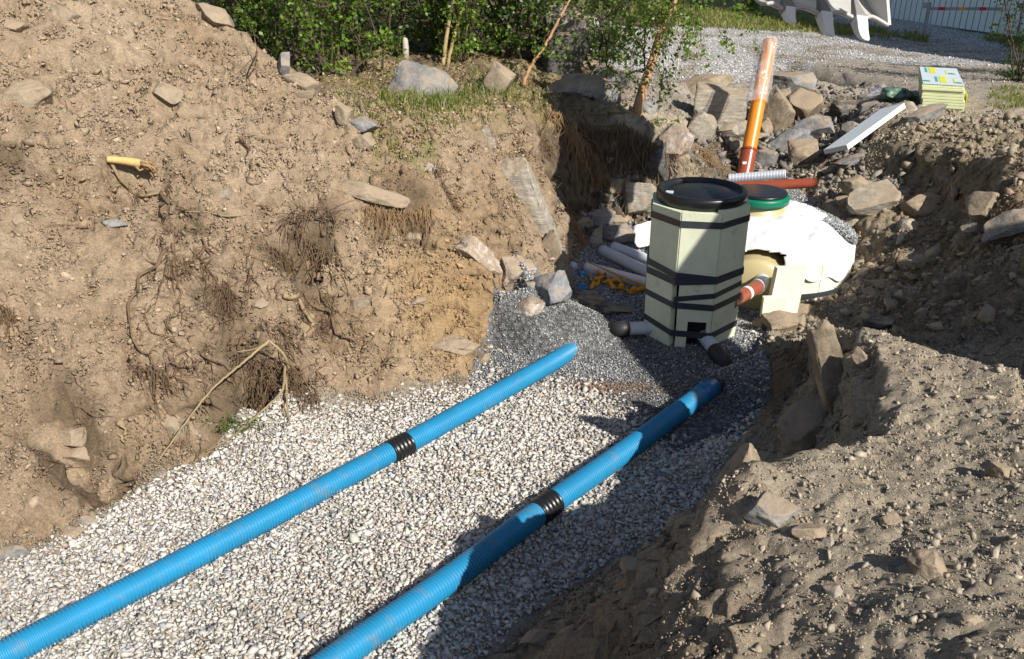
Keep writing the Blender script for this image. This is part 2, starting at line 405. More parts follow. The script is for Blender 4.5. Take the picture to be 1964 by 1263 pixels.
# recess behind it
cw((1112, 505, .05), (1140, 480, .08), (1200, 462, .1), (1120, 440, .16), (1170, 432, .18), (1230, 430, .17), (1300, 395, .28), (1370, 350, .42),
   (1105, 205, 1.12), (1160, 212, 1.08), (1220, 220, 1.02), (1265, 235, .97), (1300, 270, .82), (1200, 330, .55), (1260, 340, .5), (1130, 330, .55), (1340, 300, .62), (1385, 300, .55))
p = W(1150, 470, .1); cx((p[0] - .45, p[1] + .15, .25), (p[0] - .5, p[1] + .45, 1.0))
# rocky hollow and plateau edge
cw((1300, 225, .85), (1330, 195, .8), (1290, 170, .86), (1340, 152, .82), (1400, 143, .8), (1480, 148, .8), (1560, 146, .8), (1610, 152, .8), (1652, 176, .82), (1682, 206, .84), (1702, 235, .85),
   (1352, 222, .32), (1400, 219, .26), (1480, 223, .26), (1560, 221, .26), (1608, 226, .3), (1640, 240, .42), (1340, 250, .45), (1400, 262, .42), (1500, 262, .42), (1500, 312, .4), (1600, 270, .47),
   (1450, 330, .42), (1520, 345, .42), (1560, 320, .45), (1650, 300, .55))
# right bank beyond the tank
cw((1760, 240, .90), (1850, 282, .95), (1964, 322, 1.0), (2300, 430, 1.1),  (2100, 460, .75),
   (1600, 335, .48), (1640, 395, .47), (1720, 420, .46), (1800, 405, .5), (1870, 425, .56), (1964, 445, .68), (1700, 480, .33), (1800, 480, .4), (1880, 498, .52), (1964, 485, .62), (2100, 520, .7),
   (1560, 390, .36), (1625, 450, .26), (1632, 515, .14), (1650, 545, .16), (1750, 565, .24), (1850, 585, .33), (1964, 605, .42), (2150, 640, .5), (1580, 575, .04), (1500, 620, .02), (1620, 600, .08), (1720, 640, .12), (1850, 680, .2))
cw((1400, 420, .12), (1480, 400, .3))
for q_ in [(1690, 268, .86), (1730, 270, .88), (1780, 282, .90), (1830, 300, .93), (1890, 325, .96), (1960, 350, 1.0), (2040, 380, 1.02)]:
    p = W(*q_); cx(tuple(p), (p[0] - .07, p[1] - .035, .58))
# right mound in the foreground
cw((1250, 1152, .84), (1300, 1128, .93), (1360, 1085, .97), (1410, 1030, 1.03), (1405, 960, 1.07), (1395, 905, 1.10), (1440, 872, 1.16), (1500, 884, 1.08), (1600, 862, 1.0), (1690, 836, .98), (1716, 765, .99), (1672, 690, .99), (1645, 640, .99),
   (1602, 592, .98), (1650, 612, .99), (1700, 636, 1.0), (1755, 655, 1.0), (1800, 672, 1.0), (1880, 690, 1.03), (1964, 702, 1.06), (2200, 780, 1.10), (1750, 700, 1.0), (1850, 740, 1.02), (1964, 790, 1.05), (1500, 1000, 1.07), (1700, 1000, 1.1), (1900, 900, 1.06), (1800, 800, 1.0), (1964, 1000, 1.15), (1964, 1263, 1.25),
   (1600, 1200, 1.12), (1400, 1200, 1.02), (1280, 1263, .92), (1100, 1203, .33), (1000, 1275, .22), (1200, 1130, .42), (1300, 1060, .45), (1370, 1003, .42), (1250, 1060, .2),
   (760, 1420, 0), (880, 1300, 0), (1040, 1170, 0), (1200, 1072, 0), (1380, 962, 0), (1480, 800, 0), (1452, 700, 0), (1455, 650, .06), (1530, 790, .2), (1500, 720, .18), (1540, 660, .45), (1500, 655, .25))
for q_ in [(1602, 592, .98), (1650, 612, .99), (1700, 636, 1.0), (1755, 655, 1.0), (1800, 672, 1.0), (1880, 690, 1.03), (1964, 702, 1.06), (2060, 730, 1.08), (2200, 780, 1.10)]:
    p = W(*q_); cx((p[0] + .02, p[1] + .22, .45), (p[0] - .02, p[1] + .45, .27))
cx((1.08, 2.64, .5), (1.18, 2.8, .42), (1.24, 3.05, .32), (1.26, 3.32, .3), (1.27, 3.5, .3), (1.1, 3.0, .18), (.95, 2.75, .12), (2.6, 2.4, 1.1), (2.6, 1.2, 1.25), (1.2, .6, 1.2), (.3, .5, 1.0), (-.8, .4, .9), (-2.5, .4, .9), (-.2, 1.1, .45), (-2, 1.0, .4), (.35, 1.1, .8), (0, -2, 1.0), (-5, -2, 1.0), (4, -1, 1.15), (4, 2, 1.15), (3.6, 3.5, 1.0))
# plateau, road, slope to the building
cw((1850, 215, .86), (1964, 205, .9), (1760, 190, .83), (1700, 150, .8), (1500, 112, .8), (1300, 105, .84), (1200, 110, .88), (1150, 150, .95), (1230, 165, .92), (1200, 60, .9), (1400, 80, .78), (1600, 90, .75), (1800, 120, .77),
   (1700, 92, .72), (1850, 92, .72), (1964, 130, .8), (1780, 79, .70), (1450, 50, .8), (1700, 60, .78))
cx((5.4, 7.0, 1.05), (7, 6, 1.15), (6, 10, .9), (9, 8, 1.1), (9, 12, .85), (12, 14, .85), (7.5, 17.5, .82), (10, 15.5, .82), (5, 20, .85), (8, 3, 1.15), (8, -2, 1.15))
for X in (-40, -20, 0, 20, 40):
    cx((X, -30, 1.0), (X, 45, 1.2))
for Y in (-12, 5, 22): cx((-40, Y, 2.6 if Y > 0 else 1.5), (40, Y, 1.0)); 
cx((-14, 4, 3.2), (-14, -6, 1.6), (16, 2, 1.1), (16, 16, .9))

cc = np.array(C, float)
keep = []
for i, p in enumerate(cc):
    if all((p[0] - cc[j][0]) ** 2 + (p[1] - cc[j][1]) ** 2 > .0009 for j in keep): keep.append(i)
cc = cc[keep]
res = delaunay_2d_cdt([Vector((float(p[0]), float(p[1]))) for p in cc], [], [], 0, 1e-6)
tv = np.array([(v.x, v.y) for v in res[0]]); tris = np.array([t for t in res[2]])
tz = np.array([cc[o[0]][2] for o in res[3]])

def axis(segs):
    out = []
    for a, b, st0, st1 in segs:
        x = a
        while x < b - 1e-9:
            out.append(x); x += st0 + (st1 - st0) * (x - a) / (b - a)
    out.append(segs[-1][1]); return np.array(out)
GX = axis([(-40, -9, 3, .6), (-9, -3.6, .5, .04), (-3.6, -2.4, .03, .014), (-2.4, 2.5, .0125, .0125), (2.5, 4.5, .014, .04), (4.5, 10, .05, .5), (10, 40, .6, 3)])
GY = axis([(-30, -2, 3, .5), (-2, 1.2, .3, .03), (1.2, 5.2, .0115, .0125), (5.2, 8, .013, .022), (8, 12, .025, .06), (12, 20, .07, .2), (20, 45, .25, 3)])
nx, ny = len(GX), len(GY)
Z = np.full((ny, nx), 1.0)
for t in tris:
    a, b, c = tv[t]; za, zb_, zc = tz[t]
    i0 = np.searchsorted(GX, min(a[0], b[0], c[0]) - 1e-9); i1 = np.searchsorted(GX, max(a[0], b[0], c[0]) + 1e-9)
    j0 = np.searchsorted(GY, min(a[1], b[1], c[1]) - 1e-9); j1 = np.searchsorted(GY, max(a[1], b[1], c[1]) + 1e-9)
    if i1 <= i0 or j1 <= j0: continue
    X, Y = np.meshgrid(GX[i0:i1], GY[j0:j1])
    den = (b[1] - c[1]) * (a[0] - c[0]) + (c[0] - b[0]) * (a[1] - c[1])
    if abs(den) < 1e-12: continue
    w0 = ((b[1] - c[1]) * (X - c[0]) + (c[0] - b[0]) * (Y - c[1])) / den
    w1 = ((c[1] - a[1]) * (X - c[0]) + (a[0] - c[0]) * (Y - c[1])) / den; w2 = 1 - w0 - w1
    ins = (w0 > -1e-6) & (w1 > -1e-6) & (w2 > -1e-6)
    sub = Z[j0:j1, i0:i1]; sub[ins] = (w0 * za + w1 * zb_ + w2 * zc)[ins]
def blur(A, k):
    for _ in range(k):
        A = (np.pad(A, ((1, 1), (0, 0)), 'edge')[:-2] + 2 * A + np.pad(A, ((1, 1), (0, 0)), 'edge')[2:]) / 4
        A = (np.pad(A, ((0, 0), (1, 1)), 'edge')[:, :-2] + 2 * A + np.pad(A, ((0, 0), (1, 1)), 'edge')[:, 2:]) / 4
    return A
Z = blur(Z, 9)
XX, YY = np.meshgrid(GX, GY)
Z0 = Z.copy()
gzy, gzx = np.gradient(Z0, GY, GX); slope = np.clip(np.hypot(gzx, gzy), 0, 3)

def inpoly(poly, X, Y):
    c = np.zeros(X.shape, bool); n = len(poly)
    for i in range(n):
        x1, y1 = poly[i][:2]; x2, y2 = poly[(i + 1) % n][:2]
        if y1 == y2: continue
        cond = ((Y < y1) != (Y < y2)) & (X < (x2 - x1) * (Y - y1) / (y2 - y1) + x1); c ^= cond
    return c
wobx = fbm2(XX, YY, 3.0, 5, 50) * .07; woby = fbm2(XX, YY, 3.0, 5, 90) * .07
def zone(pix, wob=1.0):
    return inpoly([W(a, b, z) for a, b, z in pix], XX + wobx * wob, YY + woby * wob)
FLOORP = [(-400, 1240, 0), (-250, 1180, 0), (0, 1070, 0), (160, 1005, 0), (300, 915, 0), (400, 868, 0), (500, 825, 0), (620, 790, 0), (740, 772, 0), (850, 748, 0), (902, 733, 0), (938, 660, 0), (985, 606, 0), (1012, 588, 0), (1060, 578, .02),
          (1085, 535, .03), (1112, 500, .05), (1140, 478, .08), (1165, 455, .1), (1230, 440, .15), (1300, 410, .2), (1400, 370, .3), (1520, 348, .42), (1548, 380, .38), (1600, 440, .25), (1600, 500, .12), (1560, 560, .04), (1480, 640, .01), (1455, 690, 0), (1480, 800, 0), (1430, 900, 0), (1380, 962, 0), (1200, 1072, 0), (1040, 1170, 0), (880, 1300, 0), (700, 1500, 0), (-400, 1500, 0)]
floorm = zone(FLOORP, .6)
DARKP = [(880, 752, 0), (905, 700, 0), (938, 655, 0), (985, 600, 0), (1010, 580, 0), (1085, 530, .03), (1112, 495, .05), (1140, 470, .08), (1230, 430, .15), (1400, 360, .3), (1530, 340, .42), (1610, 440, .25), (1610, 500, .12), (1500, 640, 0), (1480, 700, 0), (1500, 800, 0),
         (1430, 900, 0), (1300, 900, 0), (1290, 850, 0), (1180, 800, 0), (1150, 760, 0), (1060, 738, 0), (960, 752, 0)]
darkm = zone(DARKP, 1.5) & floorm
LIGHTP = [(1085, 530, .03), (1112, 495, .05), (1140, 470, .08), (1230, 430, .15), (1400, 360, .3), (1530, 340, .42), (1610, 440, .25), (1610, 500, .12), (1500, 640, 0), (1420, 690, 0), (1240, 640, 0), (1140, 600, 0), (1060, 640, 0), (1000, 640, 0), (1010, 580, 0)]
lightm = zone(LIGHTP, 2.0) & floorm
ROADG = [(1240, 165, .88), (1100, 110, .95), (1080, 60, .95), (1300, 52, .85), (1480, 56, .8), (1600, 66, .75), (1800, 82, .72), (1905, 92, .72), (2100, 120, .75), (2100, 150, .75), (1960, 128, .75), (1850, 128, .77), (1700, 122, .78), (1600, 112, .78), (1500, 140, .8), (1400, 150, .8), (1340, 165, .8)]
roadg = zone(ROADG, 4.0)
BACKG = [(1560, 25, .8), (1700, 40, .8), (1900, 68, .8), (2100, 95, .8), (2100, 120, .75), (1905, 92, .72), (1850, 90, .72), (1790, 80, .7), (1650, 66, .76)]
backg = inpoly([W(a, b, z) for a, b, z in BACKG], XX + wobx * 3, YY + woby * 3)
GRASSP = [(600, 160, 1.25), (640, 215, 1.3), (720, 262, 1.31), (830, 250, 1.29), (960, 215, 1.24), (1060, 205, 1.15), (1100, 160, 1.1), (1080, 120, 1.1), (700, 100, 1.3)]
grassm = zone(GRASSP, 1.5)

fl = blur(floorm.astype(float), 2)
bank = (1 - fl)
far = np.clip((YY - 8.5) / 3, 0, 1)
rough = bank * (1 - .75 * far)
near = sstep(.2, .9, XX) * sstep(4.4, 3.6, YY)
big = fbm2(XX, YY, 1.6, 3, 1) * .055 * (1 - .4 * sstep(.2, .9, XX) * sstep(4.4, 3.6, YY))
mid = fbm2(XX, YY, 6.5, 5, 5, .55) * .048 * (1 - .62 * near) * (1 - .2 * bank)
fine = fbm2(XX, YY, 30, 4, 9, .6)
rid = 1 - np.abs(fbm2(XX, YY, 9, 4, 21, .55)) * 2.2
Z = Z + rough * (big + mid + np.clip(rid, -1, 1) * .024 * (1 - .6 * near) + fine * .020)
lump = fbm2(XX, YY, 17, 3, 33, .5)
Z += rough * (1 - .8 * near) * (np.clip(lump - .12, 0, 1) * .06 - np.clip(-lump - .28, 0, 1) * .16)
gul = fbm2(XX * .75 - YY * .66, (XX * .66 + YY * .75) * .25, 7, 3, 77)
Z += rough * gul * .018 * (1 - .6 * near)
Z += fl * (fbm2(XX, YY, 1.3, 3, 44) * .012 + fine * .004)
# small holes and hollows dug into the left bank (x, y px on the bank face, radius px, depth m)
HOLES = [(262, 336, 46, .22), (310, 196, 20, .10), (455, 270, 16, .12), (575, 325, 20, .09), (570, 440, 62, .11), (185, 880, 58, .17), (85, 810, 55, .13), (140, 850, 40, .08), (520, 760, 62, .17), (420, 560, 30, .08), (790, 425, 42, .14), (610, 600, 40, .08), (560, 500, 42, .08),
         (110, 915, 16, .06), (400, 870, 26, .06), (330, 420, 36, .06), (15, 610, 40, .08), (690, 480, 30, .06), (730, 425, 30, .1), (350, 560, 30, .05), (380, 850, 40, .1), (450, 800, 45, .09)]
for hx, hy, hr, hd in HOLES:
    p = L(hx, hy); r = hr / F * np.linalg.norm(p - CAM)
    dd = np.hypot(XX - p[0] + wobx * .7, YY - p[1] + woby * .7) / r
    Z -= 1.5 * hd * np.exp(-dd ** 3) * bank
# roots shelf overhang lumps
for bx_, by_, br, bh in [(600, 400, 60, .09), (740, 350, 60, .08), (560, 560, 40, .05), (460, 230, 60, .05), (800, 370, 50, .07), (330, 270, 40, .05), (950, 300, 40, .05), (300, 480, 40, .05)]:
    p = L(bx_, by_); r = br / F * np.linalg.norm(p - CAM)
    Z += bh * np.exp(-(np.hypot(XX - p[0] + wobx, YY - p[1] + woby) / r) ** 3) * bank
VX = XX + rough * np.clip(slope, 0, 1.5) * (fbm2(XX + Z * 1.3, YY - Z * 1.7, 8, 3, 60) * .05)
VY = YY + rough * np.clip(slope, 0, 1.5) * (fbm2(XX - Z * 1.3, YY + Z * 1.7, 8, 3, 70) * .05)

def hgt(x, y):
    x = np.asarray(x, float); y = np.asarray(y, float)
    i = np.clip(np.searchsorted(GX, x) - 1, 0, nx - 2); j = np.clip(np.searchsorted(GY, y) - 1, 0, ny - 2)
    fx = np.clip((x - GX[i]) / (GX[i + 1] - GX[i]), 0, 1); fy = np.clip((y - GY[j]) / (GY[j + 1] - GY[j]), 0, 1)
    return Z[j, i] * (1 - fx) * (1 - fy) + Z[j, i + 1] * fx * (1 - fy) + Z[j + 1, i] * (1 - fx) * fy + Z[j + 1, i + 1] * fx * fy
def hit(px, py):
    r = ray(px, py); t = np.concatenate([np.arange(1.2, 12, .01), np.arange(12, 40, .05)])
    P = CAM + r * t[:, None]; b = P[:, 2] < hgt(P[:, 0], P[:, 1])
    k = int(np.argmax(b)) if b.any() else len(t) - 1
    return P[k]
def look(A, x, y):
    i = np.clip(np.searchsorted(GX, x) - 1, 0, nx - 1); j = np.clip(np.searchsorted(GY, y) - 1, 0, ny - 1); return A[j, i]

# colours (each place's own, some darkened with painted shade)
def colmix(base, col, m): return base * (1 - m[..., None]) + np.array(col) * m[..., None]
tint = np.zeros((ny, nx, 3)) + np.array([.33, .25, .17])
leftness = sstep(.1, .9, XX)                                   # right banks are greyer soil
tint = colmix(tint, (.365, .312, .235), leftness)
n1 = fbm2(XX, YY, 2.2, 5, 101); n2 = fbm2(XX, YY, 7, 4, 111)
tint = colmix(tint, (.26, .18, .11), sstep(.08, .5, n1 + .3 * n2) * .55 * (1 - leftness))
tint = colmix(tint, (.40, .315, .225), sstep(.1, .5, -n1 + .2 * n2) * .6 * (1 - leftness * .6))
p = W(1510, 740, .25); tint = colmix(tint, (.17, .125, .08), np.exp(-(np.hypot(XX - p[0], (YY - p[1]) * .8) / .52) ** 4) * .9)  # dark patch paints shade into the gap beside the tall slab
# yellowish subsoil near the end of the left bank
p = L(880, 590); tint = colmix(tint, (.37, .245, .115), np.exp(-(np.hypot(XX - p[0], YY - p[1]) / .5) ** 2) * .75)
# dark patches painting shade, mostly into the hollows of the bank
for q in [(120, 790, 70), (180, 880, 70), (100, 880, 65), (520, 750, 90), (560, 500, 70), (600, 420, 70), (420, 600, 60), (350, 930, 45), (190, 960, 40), (330, 420, 50), (790, 420, 60), (40, 290, 50), (450, 800, 80)]:
    p = L(q[0], q[1]) if q[1] < 920 else W(q[0], q[1], .05); r = q[2] / F * np.linalg.norm(p - CAM)
    m = np.exp(-(np.hypot(XX - p[0] + wobx * 1.6, YY - p[1] + woby * 1.6) / r) ** 4)
    tint = colmix(tint, (.15, .108, .068), m * sstep(-.35, .25, n2 + .5 * n1) * .95)
# darker brown painting shade onto the bank faces and the right bank lumps
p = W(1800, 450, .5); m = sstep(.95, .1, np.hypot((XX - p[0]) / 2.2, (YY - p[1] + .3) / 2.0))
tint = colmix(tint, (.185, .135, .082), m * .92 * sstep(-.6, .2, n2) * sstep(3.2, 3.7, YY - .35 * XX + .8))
rec = np.exp(-(np.hypot((XX - .95) / .8, (YY - 7.1) / .5)) ** 4); tint = colmix(tint, (.10, .078, .05), rec * .9)  # recess soil darkened to paint in its shade
tint = colmix(tint, (.20, .185, .16), (YY > 8.4).astype(float) * sstep(.9, .6, Z0) * 0)
hol = W(1480, 255, .4); tint = colmix(tint, (.13, .10, .07), sstep(.78, .62, Z0) * (YY > 7.6) * (XX > .9) * (XX < 5.2) * .85)  # hollow soil darkened, painting shade between the boulders
plateau = (Z0 > .66) * sstep(8.3, 9.3, YY + .5 * n1) * (XX > .8)
tint = colmix(tint, (.33, .29, .24), plateau * (XX < 9))
sp = W(1850, 280, .93); tint = colmix(tint, (.255, .205, .135), np.exp(-(np.hypot((XX - sp[0]) / 1.3, (YY - sp[1]) / .8)) ** 2) * .7)
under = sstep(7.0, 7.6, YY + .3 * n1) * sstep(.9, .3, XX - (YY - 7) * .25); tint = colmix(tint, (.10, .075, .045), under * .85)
tint = colmix(tint, (.26, .20, .11), grassm * sstep(-.3, .3, n1))
tint = colmix(tint, (.17, .18, .06), grassm * sstep(.1, .4, n2) * .6)
gb = inpoly([W(a, b, z)[:2] for a, b, z in [(1100, 30, .9), (1300, 45, .85), (1480, 58, .78), (1640, 72, .74), (1790, 86, .71), (1790, 78, .71), (1650, 55, .78), (1560, 20, .8), (1560, 2, .8), (1100, -20, 1)]], XX + wobx * 3, YY + woby * 3)
tint = colmix(tint, (.22, .19, .10), gb * 1.0); tint = colmix(tint, (.10, .16, .03), gb * sstep(0, .3, n1 + n2 * .5))
gr = inpoly([W(a, b, z)[:2] for a, b, z in [(1880, 70, .8), (2100, 80, .8), (2100, 115, .75), (1930, 98, .74), (1880, 82, .74)]], XX, YY); tint = colmix(tint, (.12, .16, .03), gr * .9)
gravm = np.zeros_like(Z)
def setg(mask, col, g):
    global tint, gravm
    mk = mask.astype(float); tint = colmix(tint, col, mk); gravm = gravm * (1 - mk) + g * mk
setg(roadg, (.50, .48, .46), .85); setg(backg, (.60, .61, .62), .95)
tint = colmix(tint, (.30, .26, .20), roadg * sstep(.05, .35, n1) * .8)
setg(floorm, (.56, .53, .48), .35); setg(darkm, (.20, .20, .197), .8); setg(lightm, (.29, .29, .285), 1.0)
rustp = W(1140, 742, 0); tint = colmix(tint, (.30, .17, .09), np.exp(-(np.hypot((XX - rustp[0]) / .45, (YY - rustp[1]) / .1) ** 2)) * .6)
rustp = W(750, 790, 0)
dustedge = blur(floorm.astype(float), 14) * blur(1 - floorm.astype(float), 14) * 4 * floorm
tint = colmix(tint, (.27, .22, .165), np.clip(dustedge * .9, 0, 1) * (1 - darkm)); gravm = gravm * (1 - np.clip(dustedge, 0, 1) * .5)

vi = np.arange(nx * ny).reshape(ny, nx)
faces = np.stack([vi[:-1, :-1], vi[:-1, 1:], vi[1:, 1:], vi[1:, :-1]], -1).reshape(-1, 4)
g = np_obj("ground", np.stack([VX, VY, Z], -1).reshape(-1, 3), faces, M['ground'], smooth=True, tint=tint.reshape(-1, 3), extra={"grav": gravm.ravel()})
g["kind"] = "structure"

# ------------------------------------------------------------------ scattered stones and crumbs
def hull_shape(n, rng, squash=(1, 1, 1)):
    v = rng.normal(size=(n, 3)); v /= np.linalg.norm(v, axis=1)[:, None]; v *= rng.uniform(.62, 1.08, (n, 1)); v *= np.array(squash)
    bm = bmesh.new()
    for q in v: bm.verts.new(tuple(q))
    r = bmesh.ops.convex_hull(bm, input=bm.verts[:])
    bmesh.ops.delete(bm, geom=[e for e in r['geom_interior'] if isinstance(e, bmesh.types.BMVert)], context='VERTS')
    bmesh.ops.triangulate(bm, faces=bm.faces[:]); bm.verts.ensure_lookup_table()
    for i, w in enumerate(bm.verts): w.index = i
    V = np.array([w.co[:] for w in bm.verts]); Fc = np.array([[w.index for w in f.verts] for f in bm.faces]); bm.free(); return V, Fc
rs = np.random.default_rng(3)
SH_G = [hull_shape(8, rs, (1.08, .84, .68)) for _ in range(20)]
SH_S = [hull_shape(6, rs, (1, .85, .75)) for _ in range(10)]
def rotmats(n, rng, tilt=None):
    q = rng.normal(size=(n, 4)); q /= np.linalg.norm(q, axis=1)[:, None]
    if tilt is not None:
        a = rng.uniform(0, 2 * PI, n); t = rng.normal(0, tilt, n); b = rng.uniform(0, 2 * PI, n)
        q1 = np.stack([np.cos(a / 2), 0 * a, 0 * a, np.sin(a / 2)], -1); q2 = np.stack([np.cos(t / 2), np.sin(t / 2) * np.cos(b), np.sin(t / 2) * np.sin(b), 0 * t], -1)
        w1, x1, y1, z1 = q2.T; w2, x2, y2, z2 = q1.T
        q = np.stack([w1*w2-x1*x2-y1*y2-z1*z2, w1*x2+x1*w2+y1*z2-z1*y2, w1*y2-x1*z2+y1*w2+z1*x2, w1*z2+x1*y2-y1*x2+z1*w2], -1)
    w, x, y, z = q.T
    return np.stack([1-2*(y*y+z*z), 2*(x*y-z*w), 2*(x*z+y*w), 2*(x*y+z*w), 1-2*(x*x+z*z), 2*(y*z-x*w), 2*(x*z-y*w), 2*(y*z+x*w), 1-2*(x*x+y*y)], -1).reshape(-1, 3, 3)
def scatter(name, P, S, shapes, col, mat, rng, tilt=None, label=None, cat=None):
    k = rng.integers(0, len(shapes), len(P)); R = rotmats(len(P), rng, tilt); VV = []; FF = []; CC = []; o = 0
    for i, (sv_, sf) in enumerate(shapes):
        m = k == i; n = int(m.sum())
        if n == 0: continue
        v = np.einsum('nij,vj->nvi', R[m], sv_) * S[m][:, None, None] + P[m][:, None, :]
        f = sf[None] + (np.arange(n) * len(sv_))[:, None, None] + o
        VV.append(v.reshape(-1, 3)); FF.append(f.reshape(-1, 3)); CC.append(np.repeat(col[m], len(sv_), 0)); o += n * len(sv_)
    ob = np_obj(name, np.vstack(VV), np.vstack(FF), mat, tint=np.vstack(CC))
    ob["kind"] = "stuff"; tag(ob, label, cat); return ob
def visible(P, margin=160):
    x, y, d = proj(P); return (x > -margin) & (x < 1964 + margin) & (y > -margin) & (y < 1263 + margin * 1.3) & (d > .3)

# white crushed stone bed
rg = np.random.default_rng(5)
sp = .0150
gx, gy = np.meshgrid(np.arange(-2.9, 2.2, sp), np.arange(2.0, 5.6, sp)); px_ = gx.ravel() + rg.uniform(-.5, .5, gx.size) * sp; py_ = gy.ravel() + rg.uniform(-.5, .5, gx.size) * sp
jx = rg.normal(0, .09, len(px_)); jy = rg.normal(0, .09, len(px_)); m = look(floorm, px_, py_) & ~look(darkm, px_ + jx, py_ + jy); px_, py_ = px_[m], py_[m]
de = look(dustedge, px_, py_); m = rg.uniform(size=len(px_)) > np.clip(de * 1.1 - .15, 0, .9); px_, py_ = px_[m], py_[m]
S = rg.lognormal(math.log(.0150), .30, len(px_)); P = np.stack([px_, py_, hgt(px_, py_) + rg.uniform(.0, .018, len(px_))], -1)
m = visible(P); P, S = P[m], S[m]
n = len(P); base = np.array([.59, .555, .505]) * rg.normal(1, .09, (n, 1)) * (1 + rg.normal(0, .02, (n, 3)))
tan = rg.uniform(size=n) < .16; base[tan] = np.array([.43, .36, .28]) * rg.normal(1, .15, (int(tan.sum()), 1))
gry = rg.uniform(size=n) < .10; base[gry] = np.array([.36, .36, .36]) * rg.normal(1, .15, (int(gry.sum()), 1))
dark2 = fbm2(P[:, 0], P[:, 1], 1.5, 3, 300); base *= (1 - .12 * sstep(.0, .5, dark2))[:, None]
scatter("crushed_stone_bed", P, S, SH_G, np.clip(base, .02, .8), M['gravel'], rg, tilt=.55, label="pale beige crushed stone covering the trench floor around the blue pipes", cat="gravel")
m = rg.uniform(size=len(P)) < .9; Pf = P[m] + np.concatenate([rg.uniform(-.008, .008, (int(m.sum()), 2)), np.full((int(m.sum()), 1), .0)], 1); Pf[:, 2] = hgt(Pf[:, 0], Pf[:, 1]) + rg.uniform(.004, .012, len(Pf))
cf = np.array([.58, .545, .49]) * rg.normal(1, .10, (len(Pf), 1)); scatter("crushed_stone_chips", Pf, rg.lognormal(math.log(.0088), .25, len(Pf)), SH_S, np.clip(cf, .02, .8), M['gravel'], rg, label="smaller pale chips filling the gaps between the crushed stones", cat="gravel")
# fine grey gravel
sp = .0125
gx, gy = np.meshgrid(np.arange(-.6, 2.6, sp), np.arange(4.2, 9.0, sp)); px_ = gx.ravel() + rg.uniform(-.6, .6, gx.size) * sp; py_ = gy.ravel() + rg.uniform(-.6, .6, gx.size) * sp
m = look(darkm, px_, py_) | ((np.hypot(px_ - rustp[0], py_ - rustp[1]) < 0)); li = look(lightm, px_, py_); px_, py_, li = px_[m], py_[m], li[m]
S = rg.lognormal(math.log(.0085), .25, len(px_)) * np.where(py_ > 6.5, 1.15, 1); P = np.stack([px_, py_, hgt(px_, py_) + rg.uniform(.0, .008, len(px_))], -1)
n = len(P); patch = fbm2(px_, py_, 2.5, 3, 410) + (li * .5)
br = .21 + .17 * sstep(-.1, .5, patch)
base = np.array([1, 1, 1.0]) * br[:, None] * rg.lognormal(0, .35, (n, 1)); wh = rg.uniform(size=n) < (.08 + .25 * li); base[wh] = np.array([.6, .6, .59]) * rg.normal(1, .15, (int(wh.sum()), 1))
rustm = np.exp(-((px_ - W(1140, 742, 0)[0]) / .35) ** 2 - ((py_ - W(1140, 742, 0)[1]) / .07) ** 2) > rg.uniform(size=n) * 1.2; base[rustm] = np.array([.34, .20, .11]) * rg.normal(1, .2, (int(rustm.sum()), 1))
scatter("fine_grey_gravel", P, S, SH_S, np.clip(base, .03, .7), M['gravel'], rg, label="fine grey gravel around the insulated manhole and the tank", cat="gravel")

# soil crumbs and pebbles on every bank
def crumbs(name, n, box, smin, smax, power, rng, colf, label, maskf=None, embed=.25, shapes=SH_G):
    x = rng.uniform(box[0], box[1], n); y = rng.uniform(box[2], box[3], n)
    s = smin * (1 - rng.uniform(size=n) * (1 - (smin / smax) ** power)) ** (-1 / power)
    m = look(~floorm, x, y)
    if maskf is not None: m &= maskf(x, y)
    x, y, s = x[m], y[m], s[m]; P = np.stack([x, y, hgt(x, y) + s * embed], -1); v = visible(P); P, s = P[v], s[v]
    t = look(tint, P[:, 0], P[:, 1]); c = colf(t, rng, len(P)); return scatter(name, P, s, shapes, np.clip(c, .02, .75), M['soil'], rng, label=label, cat="soil")
def soilcol(t, rng, n):
    c = t * rng.normal(1.0, .12, (n, 1)); pale = rng.uniform(size=n) < .10
    c[pale] = c[pale] * 1.25 + .03; return c
crumbs("soil_crumbs", 190000, (-3.6, .6, 2.4, 7.2), .0045, .03, 2.3, np.random.default_rng(21), soilcol, "brown crumbs and pebbles on the left earth bank", shapes=SH_S)
crumbs("soil_crumbs", 60000, (.1, 2.9, 1.2, 4.2), .003, .018, 2.7, np.random.default_rng(22), soilcol, "grey brown crumbs and pebbles on the near right mound", shapes=SH_G)
crumbs("soil_crumbs", 50000, (1.5, 4.8, 4.0, 8.6), .006, .045, 2.8, np.random.default_rng(23), soilcol, "dark clods and stones on the right bank beyond the mound", shapes=SH_G)
crumbs("bank_stones", 5200, (-3.6, .6, 2.4, 7.2), .012, .05, 2.0, np.random.default_rng(31), lambda t, r, n: t * r.normal(1.08, .14, (n, 1)) * (1 + r.normal(0, .02, (n, 3))), "small angular stones stuck in the left earth bank", embed=.1)
crumbs("mound_stones", 900, (.3, 2.9, 1.2, 4.2), .010, .034, 2.2, np.random.default_rng(32), lambda t, r, n: t * r.normal(1.15, .16, (n, 1)) + .015, "small pale stones lying on the near mound", embed=.15)
crumbs("bank_rubble", 1500, (1.9, 4.9, 4.6, 7.8), .025, .085, 1.8, np.random.default_rng(35), lambda t, r, n: np.array([.30, .245, .175]) * r.normal(1, .16, (n, 1)) * (1 + r.normal(0, .03, (n, 3))), "tan broken stones and clods jumbled over the right bank beyond the tank", embed=.15)
def roadcol(t, rng, n): return t * rng.normal(1.15, .3, (n, 1)) + .03
